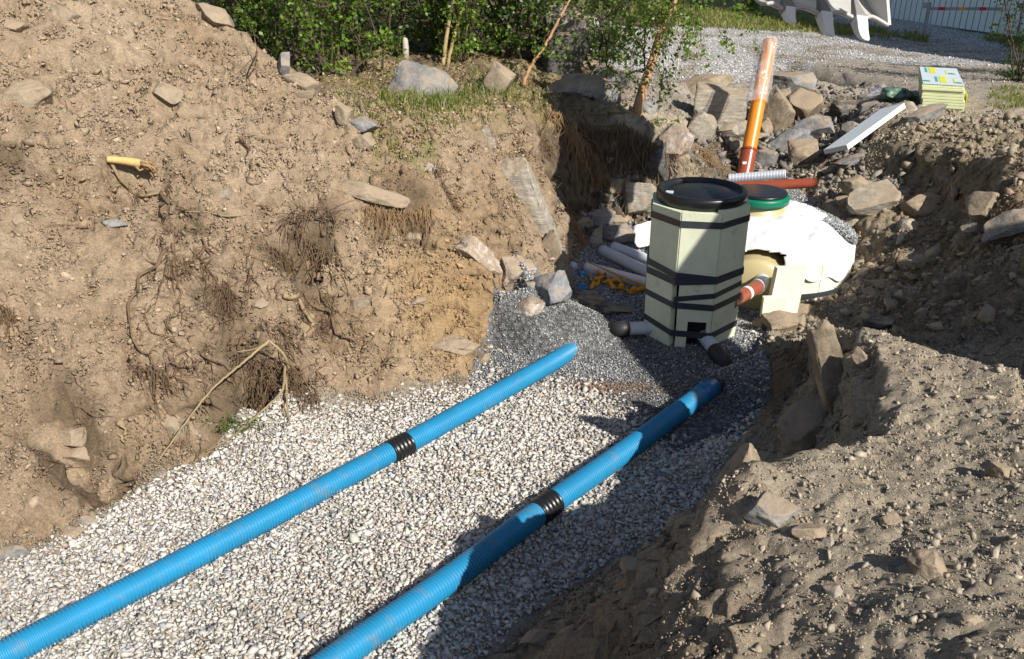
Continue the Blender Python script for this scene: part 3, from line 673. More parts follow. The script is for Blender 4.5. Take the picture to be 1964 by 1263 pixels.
crumbs("road_gravel", 70000, (.2, 10, 8.3, 20), .008, .03, 2.2, np.random.default_rng(24), roadcol, "pale gravel on the level ground in front of the building", lambda x, y: (look(gravm, x, y) > .3) | (np.random.default_rng(1).uniform(size=len(x)) < .35), shapes=SH_S)
crumbs("hollow_rubble", 9000, (.6, 4.6, 6.9, 11.5), .02, .09, 2.2, np.random.default_rng(25), lambda t, r, n: np.array([.22, .20, .17]) * r.normal(1, .3, (n, 1)) * (1 + r.normal(0, .04, (n, 3))), "small broken rubble between the boulders of the hollow", lambda x, y: look(Z0, x, y) < .72)

# ------------------------------------------------------------------ rocks
def ico(sub):
    bm = bmesh.new(); bmesh.ops.create_icosphere(bm, subdivisions=sub, radius=1.0)
    V = np.array([v.co[:] for v in bm.verts]); Fc = np.array([[v.index for v in f.verts] for f in bm.faces]); bm.free(); return V, Fc
ICO4 = ico(5); ICO3 = ico(4)
def rock_verts(dims, seed, planes=11, roughness=.05, sub=None):
    """a sphere cut by a skewed box and random planes into an angular block, then weathered"""
    V, Fc = sub or ICO4; V = V.copy() * 1.25; r = np.random.default_rng(seed)
    q = rotmats(1, r)[0] if planes > 8 else np.array(Matrix.Rotation(r.uniform(-.4, .4), 3, 'Y'))
    cuts = [(q @ (np.array(a) + r.normal(0, .16, 3)), r.uniform(.62, .84)) for a in ((1, 0, 0), (-1, 0, 0), (0, 1, 0), (0, -1, 0), (0, 0, 1), (0, 0, -1))]
    cuts += [(r.normal(size=3), r.uniform(.72, .98)) for _ in range(planes)]
    for nrm, d in cuts:
        nrm = nrm / np.linalg.norm(nrm); s_ = V @ nrm; m = s_ > d; V[m] -= (s_[m] - d)[:, None] * nrm
    nz = fbm3(V, 2.0, 3, seed, .55) * roughness * 1.5 + (np.abs(fbm3(V, 3.1, 5, seed + 9, .6)) * -1.6 + .3) * roughness + np.round(fbm3(V + .3, 2.6, 2, seed + 21) * 4) / 4 * roughness * .8
    V += V / (np.linalg.norm(V, axis=1)[:, None] + 1e-6) * nz[:, None]
    V *= np.array(dims) * .62; return V, Fc
ROCK_N = 0
def rock(px, py, w, h, label, mat='rock_tan', name='rock', cat='rock', rot=0, dep=.8, sink=.24, seed=None, planes=11, rough=.05, group=None, tiltx=0, d=None, hgtoff=0, tilty=0):
    """w,h: apparent size in photo pixels; (px,py) its middle"""
    global ROCK_N; ROCK_N += 1; seed = seed or 500 + ROCK_N * 7
    base = hit(px, py + h * .32) if d is None else D(px, py, d)
    dist = (base - CAM) @ np.array([0, CP, -SP]); ww = w * dist / F; hh = h * dist / F
    V, Fc = rock_verts((ww, min(ww, hh) * dep + ww * .15, hh), seed, planes, rough, ICO4 if w > 60 else ICO3)
    Rm = np.array(Matrix.Rotation(math.radians(rot), 3, 'Y') @ Matrix.Rotation(math.radians(tiltx), 3, 'X') @ Matrix.Rotation(math.radians(tilty), 3, 'Z'))
    V = V @ Rm.T; Vz = V[:, 2].min()
    loc = np.array(base) + np.array([0, 0, hgtoff])
    if d is None: loc[2] += hh * (.32 - sink) ; loc[1] += ww * .12
    o = np_obj(name, V, Fc, M[mat], smooth=False); o.location = tuple(loc); tag(o, label, cat, group)
    return o
#        px    py   w    h   label
# left bank
rock(700, 368, 118, 32, "long pale flat stone jutting from the left bank above the root hollow", 'rock_tan', rot=14, seed=31, dep=1.2, sink=.12)
rock(55, 172, 84, 52, "flat dusty stone half buried at the upper left of the bank", 'rock_tan', rot=-8, dep=1.4)
rock(20, 45, 52, 26, "flat stone at the top left edge of the bank", 'rock_tan', rot=4)
rock(120, 22, 46, 32, "wedge shaped stone near the top of the left bank", 'rock_tan', rot=15)
rock(165, 34, 32, 24, "small dusty stone right of the wedge near the top of the left bank", 'rock_tan')
rock(318, 180, 60, 36, "rounded stone over a small dark hole in the left bank", 'rock_tan', rot=8, sink=0)
rock(414, 36, 72, 34, "long tan stone on the ridge of the heap against the bushes", 'rock_tan', rot=24, sink=-.1)
rock(546, 128, 24, 42, "upright grey stone on the ridge beside the bushes", 'rock_grey', rot=12, sink=-.1)
rock(582, 160, 56, 30, "tan stone on the ridge right of the upright grey stone", 'rock_tan', rot=14, sink=-.05)
rock(585, 178, 34, 18, "small tan block just below the ridge stone", 'rock_tan')
rock(660, 222, 30, 44, "upright tan stone beside the bluish slab on the bench", 'rock_tan', rot=-12, sink=0)
rock(694, 243, 48, 28, "bluish grey slab lying on the edge of the grassy bench", 'rock_blue', rot=-4, sink=-.05)
rock(700, 268, 42, 26, "tan block below the bluish slab on the bench", 'rock_tan', rot=8)
rock(826, 320, 26, 22, "small pinkish stone in the turf under the bench", 'rock_pale')
rock(215, 430, 42, 18, "thin mauve flat stone in the left bank below the peeled branch", 'rock_blue', rot=2, sink=0)
rock(38, 418, 24, 24, "small square stone low at the far left of the bank", 'rock_tan')
rock(420, 375, 42, 18, "pale flat flake below the long root", 'rock_pale', rot=-18)
rock(500, 580, 28, 20, "small pale stone right of the root hollow", 'rock_tan')
rock(690, 583, 44, 28, "tan stone with a dark shadow line low on the bank", 'rock_tan', rot=-6, sink=0)
rock(800, 575, 32, 12, "thin flake in the yellow subsoil", 'rock_tan', rot=-20)
rock(790, 452, 30, 16, "small stone under the root fringe of the bank", 'rock_tan')
rock(985, 505, 78, 56, "white streaked quartz rock at the foot of the left bank", 'rock_quartz', rot=14, seed=77, sink=.28, rough=.10)
rock(905, 470, 105, 48, "long whitish quartz rock running down the left bank", 'rock_quartz', rot=38, seed=78, sink=.42, rough=.10)
rock(1010, 325, 74, 200, "tall leaning rock slab with white streaks at the corner of the left bank", 'rock_pale', rot=-19, seed=81, planes=7, dep=.5, sink=.36, rough=.05)
rock(935, 262, 30, 48, "pale lump under the grassy edge", 'rock_pale', rot=-10)
rock(1070, 470, 42, 130, "dark leaning slab at the lower corner of the left bank", 'rock_tan', rot=-17, seed=83, planes=7, dep=.5, sink=.35, rough=.03)
rock(1062, 552, 66, 62, "bluish grey boulder at the foot of the left bank beside the gravel", 'rock_blue', seed=90, sink=.1)
rock(1018, 582, 40, 40, "pinkish stone left of the grey boulder at the bank foot", 'rock_quartz')
rock(1022, 545, 22, 16, "small white stone above the grey boulder", 'rock_pale')
rock(1125, 570, 76, 30, "dark flat slab in the gravel right of the grey boulder", 'rock_dark', rot=12, dep=1.4)
rock(1175, 592, 70, 22, "second dark flat slab nearer the manhole", 'rock_dark', rot=10, dep=1.4)
rock(500, 640, 26, 18, "small stone below the root loop", 'rock_tan')
rock(330, 815, 66, 34, "dusty slab under the fallen stick", 'rock_tan', rot=42, sink=0)
rock(375, 835, 46, 20, "narrow tan stone at the toe of the bank below the stick", 'rock_tan', rot=40, sink=-.1)
rock(130, 830, 60, 34, "dark damp stone in the hollow at the lower left", 'rock_tan')
rock(148, 860, 52, 34, "dusty stone in the hollow at the lower left", 'rock_tan', sink=.35)
rock(18, 1060, 60, 30, "grey flat stone at the lower left edge of the gravel", 'rock_grey', sink=0)
rock(128, 1020, 58, 22, "tan flat stone at the toe of the lower left bank", 'rock_tan', rot=-12)
rock(168, 1002, 22, 22, "white pebble on the dusty toe of the lower left bank", 'rock_pale', sink=0)
rock(98, 1062, 30, 12, "thin stone lying on the gravel edge", 'rock_tan', rot=-22)
rock(860, 650, 80, 34, "weathered dusty rock low in the bank above the grey gravel", 'rock_tan', seed=120, sink=.45, rough=.10)
rock(925, 685, 26, 24, "rust coloured stone at the corner of the bank over the gravel", 'rock_tan')
# bench and recess
rock(812, 160, 120, 76, "grey lichened boulder on the bench under the bushes", 'rock_grey', seed=130, sink=.1, rot=14)
rock(955, 150, 58, 66, "tan boulder right of the grey bench boulder", 'rock_tan', sink=.1)
rock(1078, 92, 84, 130, "tall dark boulder with a fibrous face behind the bench", 'rock_dark', seed=133, sink=.1, planes=8)
rock(1078, 40, 42, 28, "grey rock on top of the tall dark boulder", 'rock_grey', d=8.6)
rock(1110, 170, 100, 52, "broad shaded rock at the lip of the recess", 'rock_grey', seed=136, sink=.1)
rock(1160, 178, 52, 56, "rounded shaded rock beside the leaning birch", 'rock_grey', seed=137, sink=.1)
rock(1170, 145, 62, 44, "flat rock under the leaning birch", 'rock_grey', sink=.1)
rock(1128, 118, 46, 34, "tan rock behind the recess lip", 'rock_tan')
rock(1225, 378, 66, 72, "big tan rock lit at the back of the recess", 'rock_pale', seed=140, sink=.1, rot=20)
rock(1185, 350, 42, 36, "tan rock left of the big lit recess rock", 'rock_tan')
rock(1152, 423, 48, 36, "grey rock in the recess above the pipes", 'rock_blue', sink=0)
rock(1185, 450, 66, 40, "square grey rock behind the loose grey pipes", 'rock_grey', seed=143, sink=0)
rock(1141, 452, 26, 52, "narrow pale upright rock at the recess corner", 'rock_pale', rot=16)
rock(1190, 418, 46, 26, "brown rock wedged over the square grey rock", 'rock_tan')
rock(1115, 425, 26, 30, "small tan rock at the edge of the recess", 'rock_tan')
rock(1240, 200, 40, 46, "shaded stone at the root of the leaning birch", 'rock_grey')
rock(1170, 268, 34, 28, "grey stone set in the dark recess wall", 'rock_grey', sink=.3)
rock(1260, 300, 70, 70, "dark rounded mass at the right of the recess wall", 'rock_dark', seed=149, sink=.3)
rock(1345, 215+20, 60, 70, "pale crumbling rock left of the big striped boulder", 'rock_pale', seed=152, rot=30)
rock(1300, 258, 56, 60, "white veined rock above the hanging root mat", 'rock_quartz', seed=153)
# hollow boulders
rock(1378, 212, 102, 88, "large pale striped boulder at the back of the hollow", 'rock_pale', seed=160, sink=0, planes=8)
rock(1348, 172, 96, 46, "long brown boulder behind the striped one", 'rock_tan', seed=161, rot=-22, sink=0)
rock(1484, 218, 62, 78, "cracked tan boulder right behind the orange pipe", 'rock_tan', seed=162, sink=0)
rock(1466, 240, 30, 40, "small cracked stone leaning at the foot of the tan boulder", 'rock_tan')
rock(1520, 160, 86, 44, "flat dark boulder under the plateau edge", 'rock_grey', seed=164, sink=0)
rock(1534, 205, 58, 56, "tan angular boulder in the right of the hollow", 'rock_tan', seed=165, sink=0)
rock(1555, 180, 34, 36, "tan stone perched at the plateau edge", 'rock_tan')
rock(1504, 178, 30, 26, "small tan stone between the hollow boulders", 'rock_tan')
rock(1425, 180, 44, 32, "crumbly brown stone left of the orange pipe", 'rock_tan')
rock(1620, 205, 56, 46, "shaded boulder at the right end of the hollow", 'rock_dark', seed=168)
rock(1560, 250, 78, 46, "broad bluish rock in the middle of the rubble", 'rock_blue', seed=170, rot=-16, sink=0)
rock(1505, 275, 92, 34, "long bluish slab sloping down to the pipes", 'rock_blue', seed=171, rot=-30, sink=0)
rock(1538, 293, 60, 38, "tan block left of the leaning white board", 'rock_tan', seed=172, sink=0)
rock(1466, 310, 42, 38, "rounded grey stone right of the orange pipe foot", 'rock_grey', seed=173, sink=-.1)
rock(1395, 255, 38, 26, "pale angular stone left of the orange pipe", 'rock_pale', sink=-.1)
rock(1422, 252, 32, 26, "grey angular stone touching the orange pipe", 'rock_grey', sink=-.1)
rock(1460, 262, 34, 14, "thin grey flake right of the orange pipe", 'rock_blue', sink=-.1)
rock(1415, 285, 34, 22, "small pale stone near the orange pipe foot", 'rock_pale', sink=-.1)
rock(1632, 252, 36, 24, "small round stone left of the board", 'rock_grey', sink=-.1)
rock(1670, 212, 44, 32, "stone under the top end of the white board", 'rock_grey', d=9.2)
rock(1706, 235, 66, 60, "dark bluish jagged rock under the white board", 'rock_blue', seed=180, d=8.75)
rock(1768, 228, 76, 22, "thin grey splintered slab in front of the board stack", 'rock_grey', seed=181, rot=-26, sink=-.2, dep=.6)
rock(1745, 205, 32, 16, "pale flake by the crumpled wrapping", 'rock_pale', rot=30, sink=-.1)
rock(1650, 300, 70, 20, "flat dark flake below the board", 'rock_grey', rot=-18)
rock(1590, 325, 60, 18, "flat flake beside the red brown pipe end", 'rock_grey', rot=-26)
# right bank
rock(1640, 362, 56, 34, "tan block upper of the pair above the tank", 'rock_tan', seed=190, sink=-.1)
rock(1676, 388, 98, 48, "long slanting tan slab above the tank", 'rock_pale', seed=191, rot=-26, sink=0)
rock(1640, 425, 46, 18, "thin pale slab on the right bank close above the tank", 'rock_pale', rot=-12, sink=-.1)
rock(1600, 408, 44, 34, "dusty block between the slab and the tank", 'rock_tan')
rock(1765, 398, 66, 42, "crusty brown rock in the middle of the right bank", 'rock_tan', seed=194, sink=0, rot=-14)
rock(1880, 402, 54, 50, "rounded tan boulder at the right of the bank", 'rock_tan', seed=195, sink=-.1)
rock(1945, 435, 86, 44, "grey tilted slab at the right edge of the photo", 'rock_grey', seed=196, rot=-24, sink=-.05)
rock(1868, 432, 40, 22, "yellowish flat stone under the rounded boulder", 'rock_pale', rot=-16)
rock(1742, 428, 34, 26, "small pale stone below the crusty rock", 'rock_pale')
rock(1724, 462, 12, 30, "small upright yellowish splinter stone", 'rock_pale', rot=10, sink=-.1)
rock(1740, 505, 34, 22, "tan stone in the rubble right of the tank", 'rock_tan', rot=20)
rock(1690, 543, 60, 18, "flat tan stone partly in shade right of the tank", 'rock_tan', rot=4)
rock(1620, 385, 30, 20, "small tan clod by the tank gravel", 'rock_tan')
rock(1535, 592, 56, 22, "flat tan stone by the foot of the insulated tank skirt", 'rock_tan', rot=-8)
rock(1500, 622, 62, 34, "tan stone at the right foot of the wrapped manhole", 'rock_tan', seed=205, sink=-.05)
rock(1462, 625, 26, 22, "small tan stone next to the manhole foot", 'rock_tan', sink=-.1)
rock(1478, 606, 24, 20, "small upright stone between manhole and tank", 'rock_tan', sink=-.1)
rock(1530, 618, 28, 24, "small brown stone right of the manhole foot", 'rock_tan', sink=-.1)
rock(1690, 618, 60, 30, "shaded stone behind the crest of the near mound", 'rock_dark')
# near mound
SLABP = np.array(W(1600, 740, .62))
rock(1594, 722, 60, 232, "tall upright brown slab leaning at the end of the near mound", 'rock_tan', seed=211, planes=4, dep=.8, d=3.60, rot=-20, rough=.13, tilty=8)
rock(1553, 810, 92, 96, "rounded tan boulder in the dark gap beside the tall slab", 'rock_tan', seed=213, sink=.1)
rock(1418, 928, 74, 120, "pointed yellowish rock at the front corner of the near mound", 'rock_tan', seed=215, rot=28, planes=7, d=2.62)
rock(1478, 985, 90, 56, "grey weathered rock in the face of the near mound", 'rock_grey', seed=217, rot=10, sink=.1)
rock(1555, 1025, 56, 28, "flat brown stone right of the grey rock on the mound", 'rock_tan', sink=0)
rock(1588, 1040, 22, 20, "small round pebble below the flat brown stone", 'rock_pale', sink=0)
rock(1775, 1082, 62, 56, "ochre stone lying on the near mound", 'rock_tan', seed=220, sink=0, rot=30)
rock(1920, 905, 50, 30, "brown stone at the right of the near mound", 'rock_tan', sink=.0, rot=25)
rock(1600, 1135, 30, 24, "light stone low on the near mound", 'rock_pale', sink=0)
rock(1700, 770, 28, 26, "clod of soil behind the tall slab", 'rock_tan')
rock(1620, 700, 24, 28, "small clod beside the top of the tall slab", 'rock_tan')
rock(1660, 690, 60, 24, "narrow slab lying across the crest of the mound", 'rock_tan', rot=50)
rock(1710, 1000, 36, 20, "flat pale stone on the sunny side of the mound", 'rock_tan', rot=-20, sink=0)
rock(1860, 1190, 40, 24, "brown stone at the lower right of the mound", 'rock_tan', sink=0)
rock(1085, 1205, 28, 34, "small tan stone low on the shaded foot of the mound", 'rock_tan', sink=0)
rock(1040, 1225, 70, 30, "flat lit stone at the foot of the mound by the gravel", 'rock_tan', sink=.1)
rock(1225, 1090, 60, 34, "shaded brown stone on the lower step of the mound", 'rock_tan', sink=.1)

# ------------------------------------------------------------------ pipes
def corrugated(name, pts, R, pitch, depth, mat, parent, seg=28, profile=4):
    P = spline(pts, 200); ln = np.concatenate([[0], np.cumsum(np.linalg.norm(np.diff(P, axis=0), axis=1))]); n = int(ln[-1] / pitch)
    s = (np.arange(n)[:, None] * pitch + np.array([0, .50, .56, .94])[None] * pitch).ravel(); rad = R - np.tile([0, 0, depth, depth], n)
    path = np.stack([np.interp(s, ln, P[:, k]) for k in range(3)], -1)
    vs, q, t = tube_arrays(path, rad, seg)
    return np_obj(name, vs, np.vstack([q[:, [0, 1, 2]], q[:, [0, 2, 3]], t]), mat, parent, smooth=False)
def blue_pipe(pix, zc, label, ck, name="drain_pipe"):
    pts = [W(a, b, z) for a, b, z in pix]; root = thing(name, label, "pipe", (pts[0][0], pts[0][1], 0), "blue drain pipes on the gravel")
    corrugated("pipe_wall", pts, .0575, .0150, .0095, M['blue'], root, 60)
    c0 = W(ck[0], ck[1], .058); d = pts[-1] - pts[0]; d /= np.linalg.norm(d)
    n = 41; s = np.linspace(-.065, .065, n); rr = .0640 + .0022 * np.cos(np.linspace(0, 2 * PI * 5, n)); rr[0] = rr[-1] = .059
    vs, q, t = tube_arrays(c0 + d * s[:, None], rr, 32); np_obj("coupling", vs, np.vstack([q[:, [0, 1, 2]], q[:, [0, 2, 3]], t]), M['black'], root, smooth=True)
    return root, d
bp1, d1 = blue_pipe([(-330, 1432, .058), (40, 1238, .058), (400, 1052, .06), (765, 858, .06), (1000, 728, .056), (1065, 691, .045), (1094, 673, .02), (1108, 666, -.02)], .058, "left blue corrugated drain pipe lying in full sun", (765, 859))
bp2, d2 = blue_pipe([(420, 1428, .058), (660, 1252, .058), (860, 1112, .06), (1045, 974, .06), (1200, 864, .058), (1345, 757, .055)], .058, "right blue corrugated drain pipe crossed by the mound's shadow", (1046, 973))
e0 = W(1342, 759, .055); e1 = W(1366, 741, .053); e2 = W(1375, 734, .05)
vs, q, t = tube_arrays([e0, e1], [.058, .058], 28); np_obj("pipe_end_sleeve", vs, np.vstack([q[:, [0, 1, 2]], q[:, [0, 2, 3]], t]), M['cap_dark_blue'], bp2, smooth=False)
vs, q, t = tube_arrays([e1, e2], [.055, .053], 28); np_obj("end_cap", vs, np.vstack([q[:, [0, 1, 2]], q[:, [0, 2, 3]], t]), M['grey_dark'], bp2, smooth=True)

def smooth_pipe(name, pts, R, mat, parent=None, seg=28, n=24, hollow=True):
    P = spline(pts, n); vs, q, _ = tube_arrays(P, R, seg, cap=False)
    vi_, qi, _ = tube_arrays(P, R - .004, seg, cap=False); o = len(vs)
    V = np.vstack([vs, vi_]); T = [q[:, [0, 1, 2]], q[:, [0, 2, 3]], (qi[:, [0, 2, 1]] + o), (qi[:, [0, 3, 2]] + o)]
    j = np.arange(seg); k = (j + 1) % seg
    for b, flip in ((0, 0), ((n - 1) * seg, 1)):
        T.append(np.stack([b + j, o + b + k, b + k], -1)); T.append(np.stack([b + j, o + b + j, o + b + k], -1))
    return np_obj(name, V, np.vstack(T), mat, parent, smooth=True)

# orange upright pipe in plastic sleeve
op0 = W(1430, 322, .5); dpt = (op0 - CAM) @ np.array([0, CP, -SP])
op1 = D(1477, 78, dpt + .12)
root = thing("upright_pipe", "orange sewer pipe standing upright in the rubble with a torn plastic sleeve on top", "pipe", op0)
ax = (op1 - op0) / np.linalg.norm(op1 - op0); ln = np.linalg.norm(op1 - op0)
smooth_pipe("pipe_wall", [op0 + ax * .15, op1], .067, M['orange'], root)
smooth_pipe("socket", [op0 - ax * .1, op0 + ax * .17], .074, M['brown'], root)
vs, q, t = tube_arrays([op0 + ax * .165, op0 + ax * .18, op0 + ax * .19], [.078, .080, .074], 28); np_obj("socket_ring", vs, np.vstack([q[:, [0, 1, 2]], q[:, [0, 2, 3]], t]), M['brown'], root, smooth=True)
a = np.linspace(0, 2 * PI, 40, endpoint=False); u, v = frame_of(ax); sV = []; sn = 26
for i in range(sn):
    f = i / (sn - 1); c = op0 + ax * (ln * (.50 + .535 * f)); rr = .108 - .030 * f + .010 * np.sin(a * 3 + f * 7) + .006 * np.sin(a * 7 - f * 11)
    if i >= sn - 2: rr = rr * (.8 if i == sn - 2 else .35)
    cc_ = c - u * 0 + np.array([-.028, 0, 0]) * (1 - f)
    sV.append(cc_ + rr[:, None] * (np.cos(a)[:, None] * u + np.sin(a)[:, None] * v) + ax * (np.sin(a * 2) * .015 * (i == 0))[:, None])
sV = np.vstack(sV); i_ = np.arange(sn - 1)[:, None] * 40; j_ = np.arange(40)[None]; sF = np.stack([i_ + j_, i_ + (j_ + 1) % 40, i_ + 40 + (j_ + 1) % 40, i_ + 40 + j_], -1).reshape(-1, 4)
np_obj("plastic_sleeve", sV, sF, M['film'], root, smooth=True)
def text_obj(name, txt, size, origin, right, up, mat, parent, off=.002, ext=.0005):
    cu = bpy.data.curves.new(name, 'FONT'); cu.body = txt; cu.size = size; cu.extrude = ext; cu.align_x = 'CENTER'; cu.align_y = 'CENTER'
    tmp = bpy.data.objects.new(name, cu); COL.objects.link(tmp); dg = bpy.context.evaluated_depsgraph_get()
    me = bpy.data.meshes.new_from_object(tmp.evaluated_get(dg)); bpy.data.objects.remove(tmp)
    right = np.asarray(right) / np.linalg.norm(right); up = np.asarray(up) / np.linalg.norm(up); nn = np.cross(right, up)
    o = np.asarray(origin) + nn * off - np.array(parent.location)
    for vv in me.vertices:
        c = vv.co; vv.co = Vector(tuple(o + right * c.x + up * c.y + nn * c.z))
    me.materials.clear(); me.materials.append(mat); ob = bpy.data.objects.new(name, me); link(ob, parent); return ob
tp = D(1457, 127, dpt - .0); text_obj("printed_text", "TE", .06, tp + np.array([-.05, -.10, 0]), ray(1457, 120) * 0 + np.array([1, 0, 0]), ax, M['navy'], root)
lb = D(1424, 308, dpt - .0) + np.array([0, -.080, 0]); boxes_obj("sticker", [(lb - np.array([.018, 0, .012]), (.036, 0, 0), (0, .004, 0), (0, 0, .024))], M['white'], root)

# red-brown pipe and grey corrugated pipe lying behind
pa = D(1330, 362, 7.25); pb = D(1568, 350, 7.0)
o = smooth_pipe("brown_pipe", [pa, pb], .041, M['brown'], None); recenter(o); tag(o, "shiny red brown pipe lying across behind the black manhole lid", "pipe")
pa2 = D(1398, 342, 7.35); pb2 = D(1508, 333, 7.2)
root = thing("corrugated_pipe", "short light grey corrugated pipe lying on the red brown pipe", "pipe", pa2)
corrugated("pipe_wall", [pa2, pb2], .040, .012, .003, M['grey_pipe'], root, 24)

# insulated manhole ---------------------------------------------------------
MC = np.array([1.215, 5.34]); R8 = .328; TOPZ = .945
root = thing("insulated_manhole", "black lidded manhole wrapped in pale green foam boards with black tape", "manhole", (MC[0], MC[1], 0))
fa = math.atan2(-MC[1], -MC[0]) + math.radians(4)       # the direction the front board faces
apo = R8 * math.cos(PI / 8); half = R8 * math.sin(PI / 8)
zb = {0: .03, -1: .02, 1: .03, 2: .06, -2: .05, 3: 0, -3: 0, 4: 0}
def panel_box(k, a0, a1, z0, z1, th=.048, off=0.0, tw=0.0):
    an = fa + k * PI / 4; nrm = np.array([math.cos(an), math.sin(an), 0]); tg = np.array([-math.sin(an), math.cos(an), 0])
    o_ = np.array([MC[0], MC[1], z0]) + nrm * (apo - th + off) + tg * a0
    return (o_, tg * (a1 - a0), nrm * th, np.array([0, 0, z1 - z0]) + tg * tw)
# inner shaft
vs, q, t = tube_arrays([(MC[0], MC[1], -.02), (MC[0], MC[1], .93)], .262, 40); np_obj("shaft", vs, np.vstack([q[:, [0, 1, 2]], q[:, [0, 2, 3]], t]), M['grey_dark'], root, smooth=True)
for k in range(-3, 5):
    g_ = .004; top = TOPZ + RNG.uniform(-.012, .008)
    if k == 0:
        boxes_obj("foam_board", [panel_box(0, -half + g_, half - g_, .50, top)], M['foam'], root, .003)
        boxes_obj("foam_board", [panel_box(0, -half + .028, half - g_, .205, .498, off=.002), panel_box(0, -half + .03, -half + .10, -.01, .204, off=.002),
                                 panel_box(0, half - .03, half - g_, .09, .204, off=.002)], M['foam'], root, 0)
    elif k == -1:
        boxes_obj("foam_board", [panel_box(-1, -half + g_, half - g_, .50, top)], M['foam'], root, .003)
        boxes_obj("foam_board", [panel_box(-1, -half + g_, half - .012, .0, .498, off=.004, tw=-.012)], M['foam'], root, .003)
    else:
        boxes_obj("foam_board", [panel_box(k, -half + g_, half - g_, zb[k], top, off=RNG.uniform(-.003, .004), tw=RNG.uniform(-.004, .004))], M['foam'], root, .004)

def band(zs, h=.042, ks=range(-4, 4), r=R8 + .006, parent=None, lo=0):
    """tape loop over the board corners; zs gives the height at each corner"""
    V = []; Fc = []
    for i, k in enumerate(ks):
        an = fa + (k + .5) * PI / 4; z = zs[i]
        for rr in (r, r - .004):
            for zz in (z - h / 2, z + h / 2): V.append((MC[0] + rr * math.cos(an), MC[1] + rr * math.sin(an), zz))
    n = len(zs); closed = n == 8
    for i in range(n if closed else n - 1):
        a_ = i * 4; b_ = ((i + 1) % n) * 4
        Fc += [(a_, b_, b_ + 1, a_ + 1), (a_ + 2, a_ + 3, b_ + 3, b_ + 2), (a_ + 1, b_ + 1, b_ + 3, a_ + 3), (a_, a_ + 2, b_ + 2, b_)]
    o = np_obj("tape_band", np.array(V), Fc, M['tape'], root); return o
# corners: k=-4..3 ; k=-1 is the corner left of the front board, k=0 the one right of it
band([.87, .87, .865, .862, .862, .868, .87, .87])
band([.53, .535, .545, .520, .505, .515, .53, .53])
band([.50, .49, .485, .475, .498, .51, .52, .50], r=R8 + .009)
band([.355, .395, .425], ks=[-1, 0, 1], h=.036, r=R8 + .004)
band([.34, .335, .33, .315, .31, .335, .34, .34])
band([.16, .16, .15, .118, .112, .14, .15, .16])
# lid
prof = [(.278, .938), (.284, .945), (.288, .985), (.286, 1.004), (.278, 1.012), (.262, 1.013), (.252, 1.006), (.246, .988), (.232, .984), (.20, .994), (.15, 1.006), (.08, 1.016), (.001, 1.02)]
seg = 56; a = np.linspace(0, 2 * PI, seg, endpoint=False)
V = np.vstack([np.stack([MC[0] + .005 + r * np.cos(a), MC[1] + r * np.sin(a), np.full(seg, z)], -1) for r, z in prof])
i_ = np.arange(len(prof) - 1)[:, None] * seg; j_ = np.arange(seg)[None]
Fq = np.stack([i_ + j_, i_ + (j_ + 1) % seg, i_ + seg + (j_ + 1) % seg, i_ + seg + j_], -1).reshape(-1, 4)
lidm = np_obj("lid", V, Fq, M['lid'], root, smooth=True)
la = fa - 1.05; lp = np.array([MC[0] + .262 * math.cos(la), MC[1] + .262 * math.sin(la), 1.004])
o = boxes_obj("lid_catch", [(lp, (.045, -.012, 0), (.01, .03, 0), (0, 0, .012))], M['grey_pipe'], root, .003); o.parent = lidm; o.location = (0, 0, 0)
# outlet stubs
def stub(name, p0, p1, p2, R=.046):
    d_ = (p1 - p0); n_ = int(np.linalg.norm(d_) / .01) * 2 + 2
    corrugated("pipe_wall", [p0, p1], R, .010, .0025, M['grey_pipe'], root, 24)
    P = spline([p1 - d_ * .02, p1 + d_ * .25, p2], 12); vs, q, t = tube_arrays(P, R + .007, 24); np_obj("end_elbow", vs, np.vstack([q[:, [0, 1, 2]], q[:, [0, 2, 3]], t]), M['grey_dark'], root, smooth=True)
s0 = W(1260, 628, .07); s1 = W(1202, 630, .07); s2 = W(1172, 632, .0)
stub("outlet_pipe", s0, s1, s2)
s0 = np.array([MC[0] + .02, MC[1] - .12, .10]); s1 = W(1372, 672, .055); s2 = W(1392, 706, -.02)
stub("outlet_pipe", s0, s1, s2)

# tank ------------------------------------------------------------------------
TC = np.array([1.98, 6.34]); root = thing("septic_tank", "cream buried tank with green topped neck, white fabric shroud and foam skirt", "tank", (TC[0], TC[1], 0))
# body: horizontal cylinder with domed end facing the camera
ncx = D(1457, 385, 6.62)[:1]; NC = np.array([D(1455, 383, 6.55)[0], D(1455, 383, 6.55)[1]]); 
TA = np.array([-.30, -1.0, 0]); TA = TA / np.linalg.norm(TA)
DC = D(1446, 556, 6.2); DC[2] = .12; br = .262
pr = []; 
for i in range(15):
    th = i / 14 * PI / 2; pr.append((br * math.sin(th) + 1e-4, .30 * br * math.cos(th)))
path = [DC + TA * b_ for a_, b_ in pr] + [DC - TA * .3, DC - TA * 1.1]; rad = [a_ for a_, b_ in pr] + [br, br]
vs, q, t = tube_arrays(np.array(path), rad, 48); np_obj("tank_body", vs, np.vstack([q[:, [0, 1, 2]], q[:, [0, 2, 3]], t]), M['tank'], root, smooth=True)
path = [(NC[0], NC[1], .2), (NC[0], NC[1], .42), (NC[0], NC[1], .66)]
vs, q, t = tube_arrays(path, [.205, .20, .20], 48); np_obj("neck", vs, np.vstack([q[:, [0, 1, 2]], q[:, [0, 2, 3]], t]), M['tank'], root, smooth=True)
path = [(NC[0], NC[1], z) for z in (.625, .627, .675, .687)]
vs, q, t = tube_arrays(path, [.21, .225, .228, .218], 48); cp = np_obj("green_collar", vs, np.vstack([q[:, [0, 1, 2]], q[:, [0, 2, 3]], t]), M['green_cap'], root, smooth=False)
path = [(NC[0], NC[1], z) for z in (.687, .70, .708, .71)]
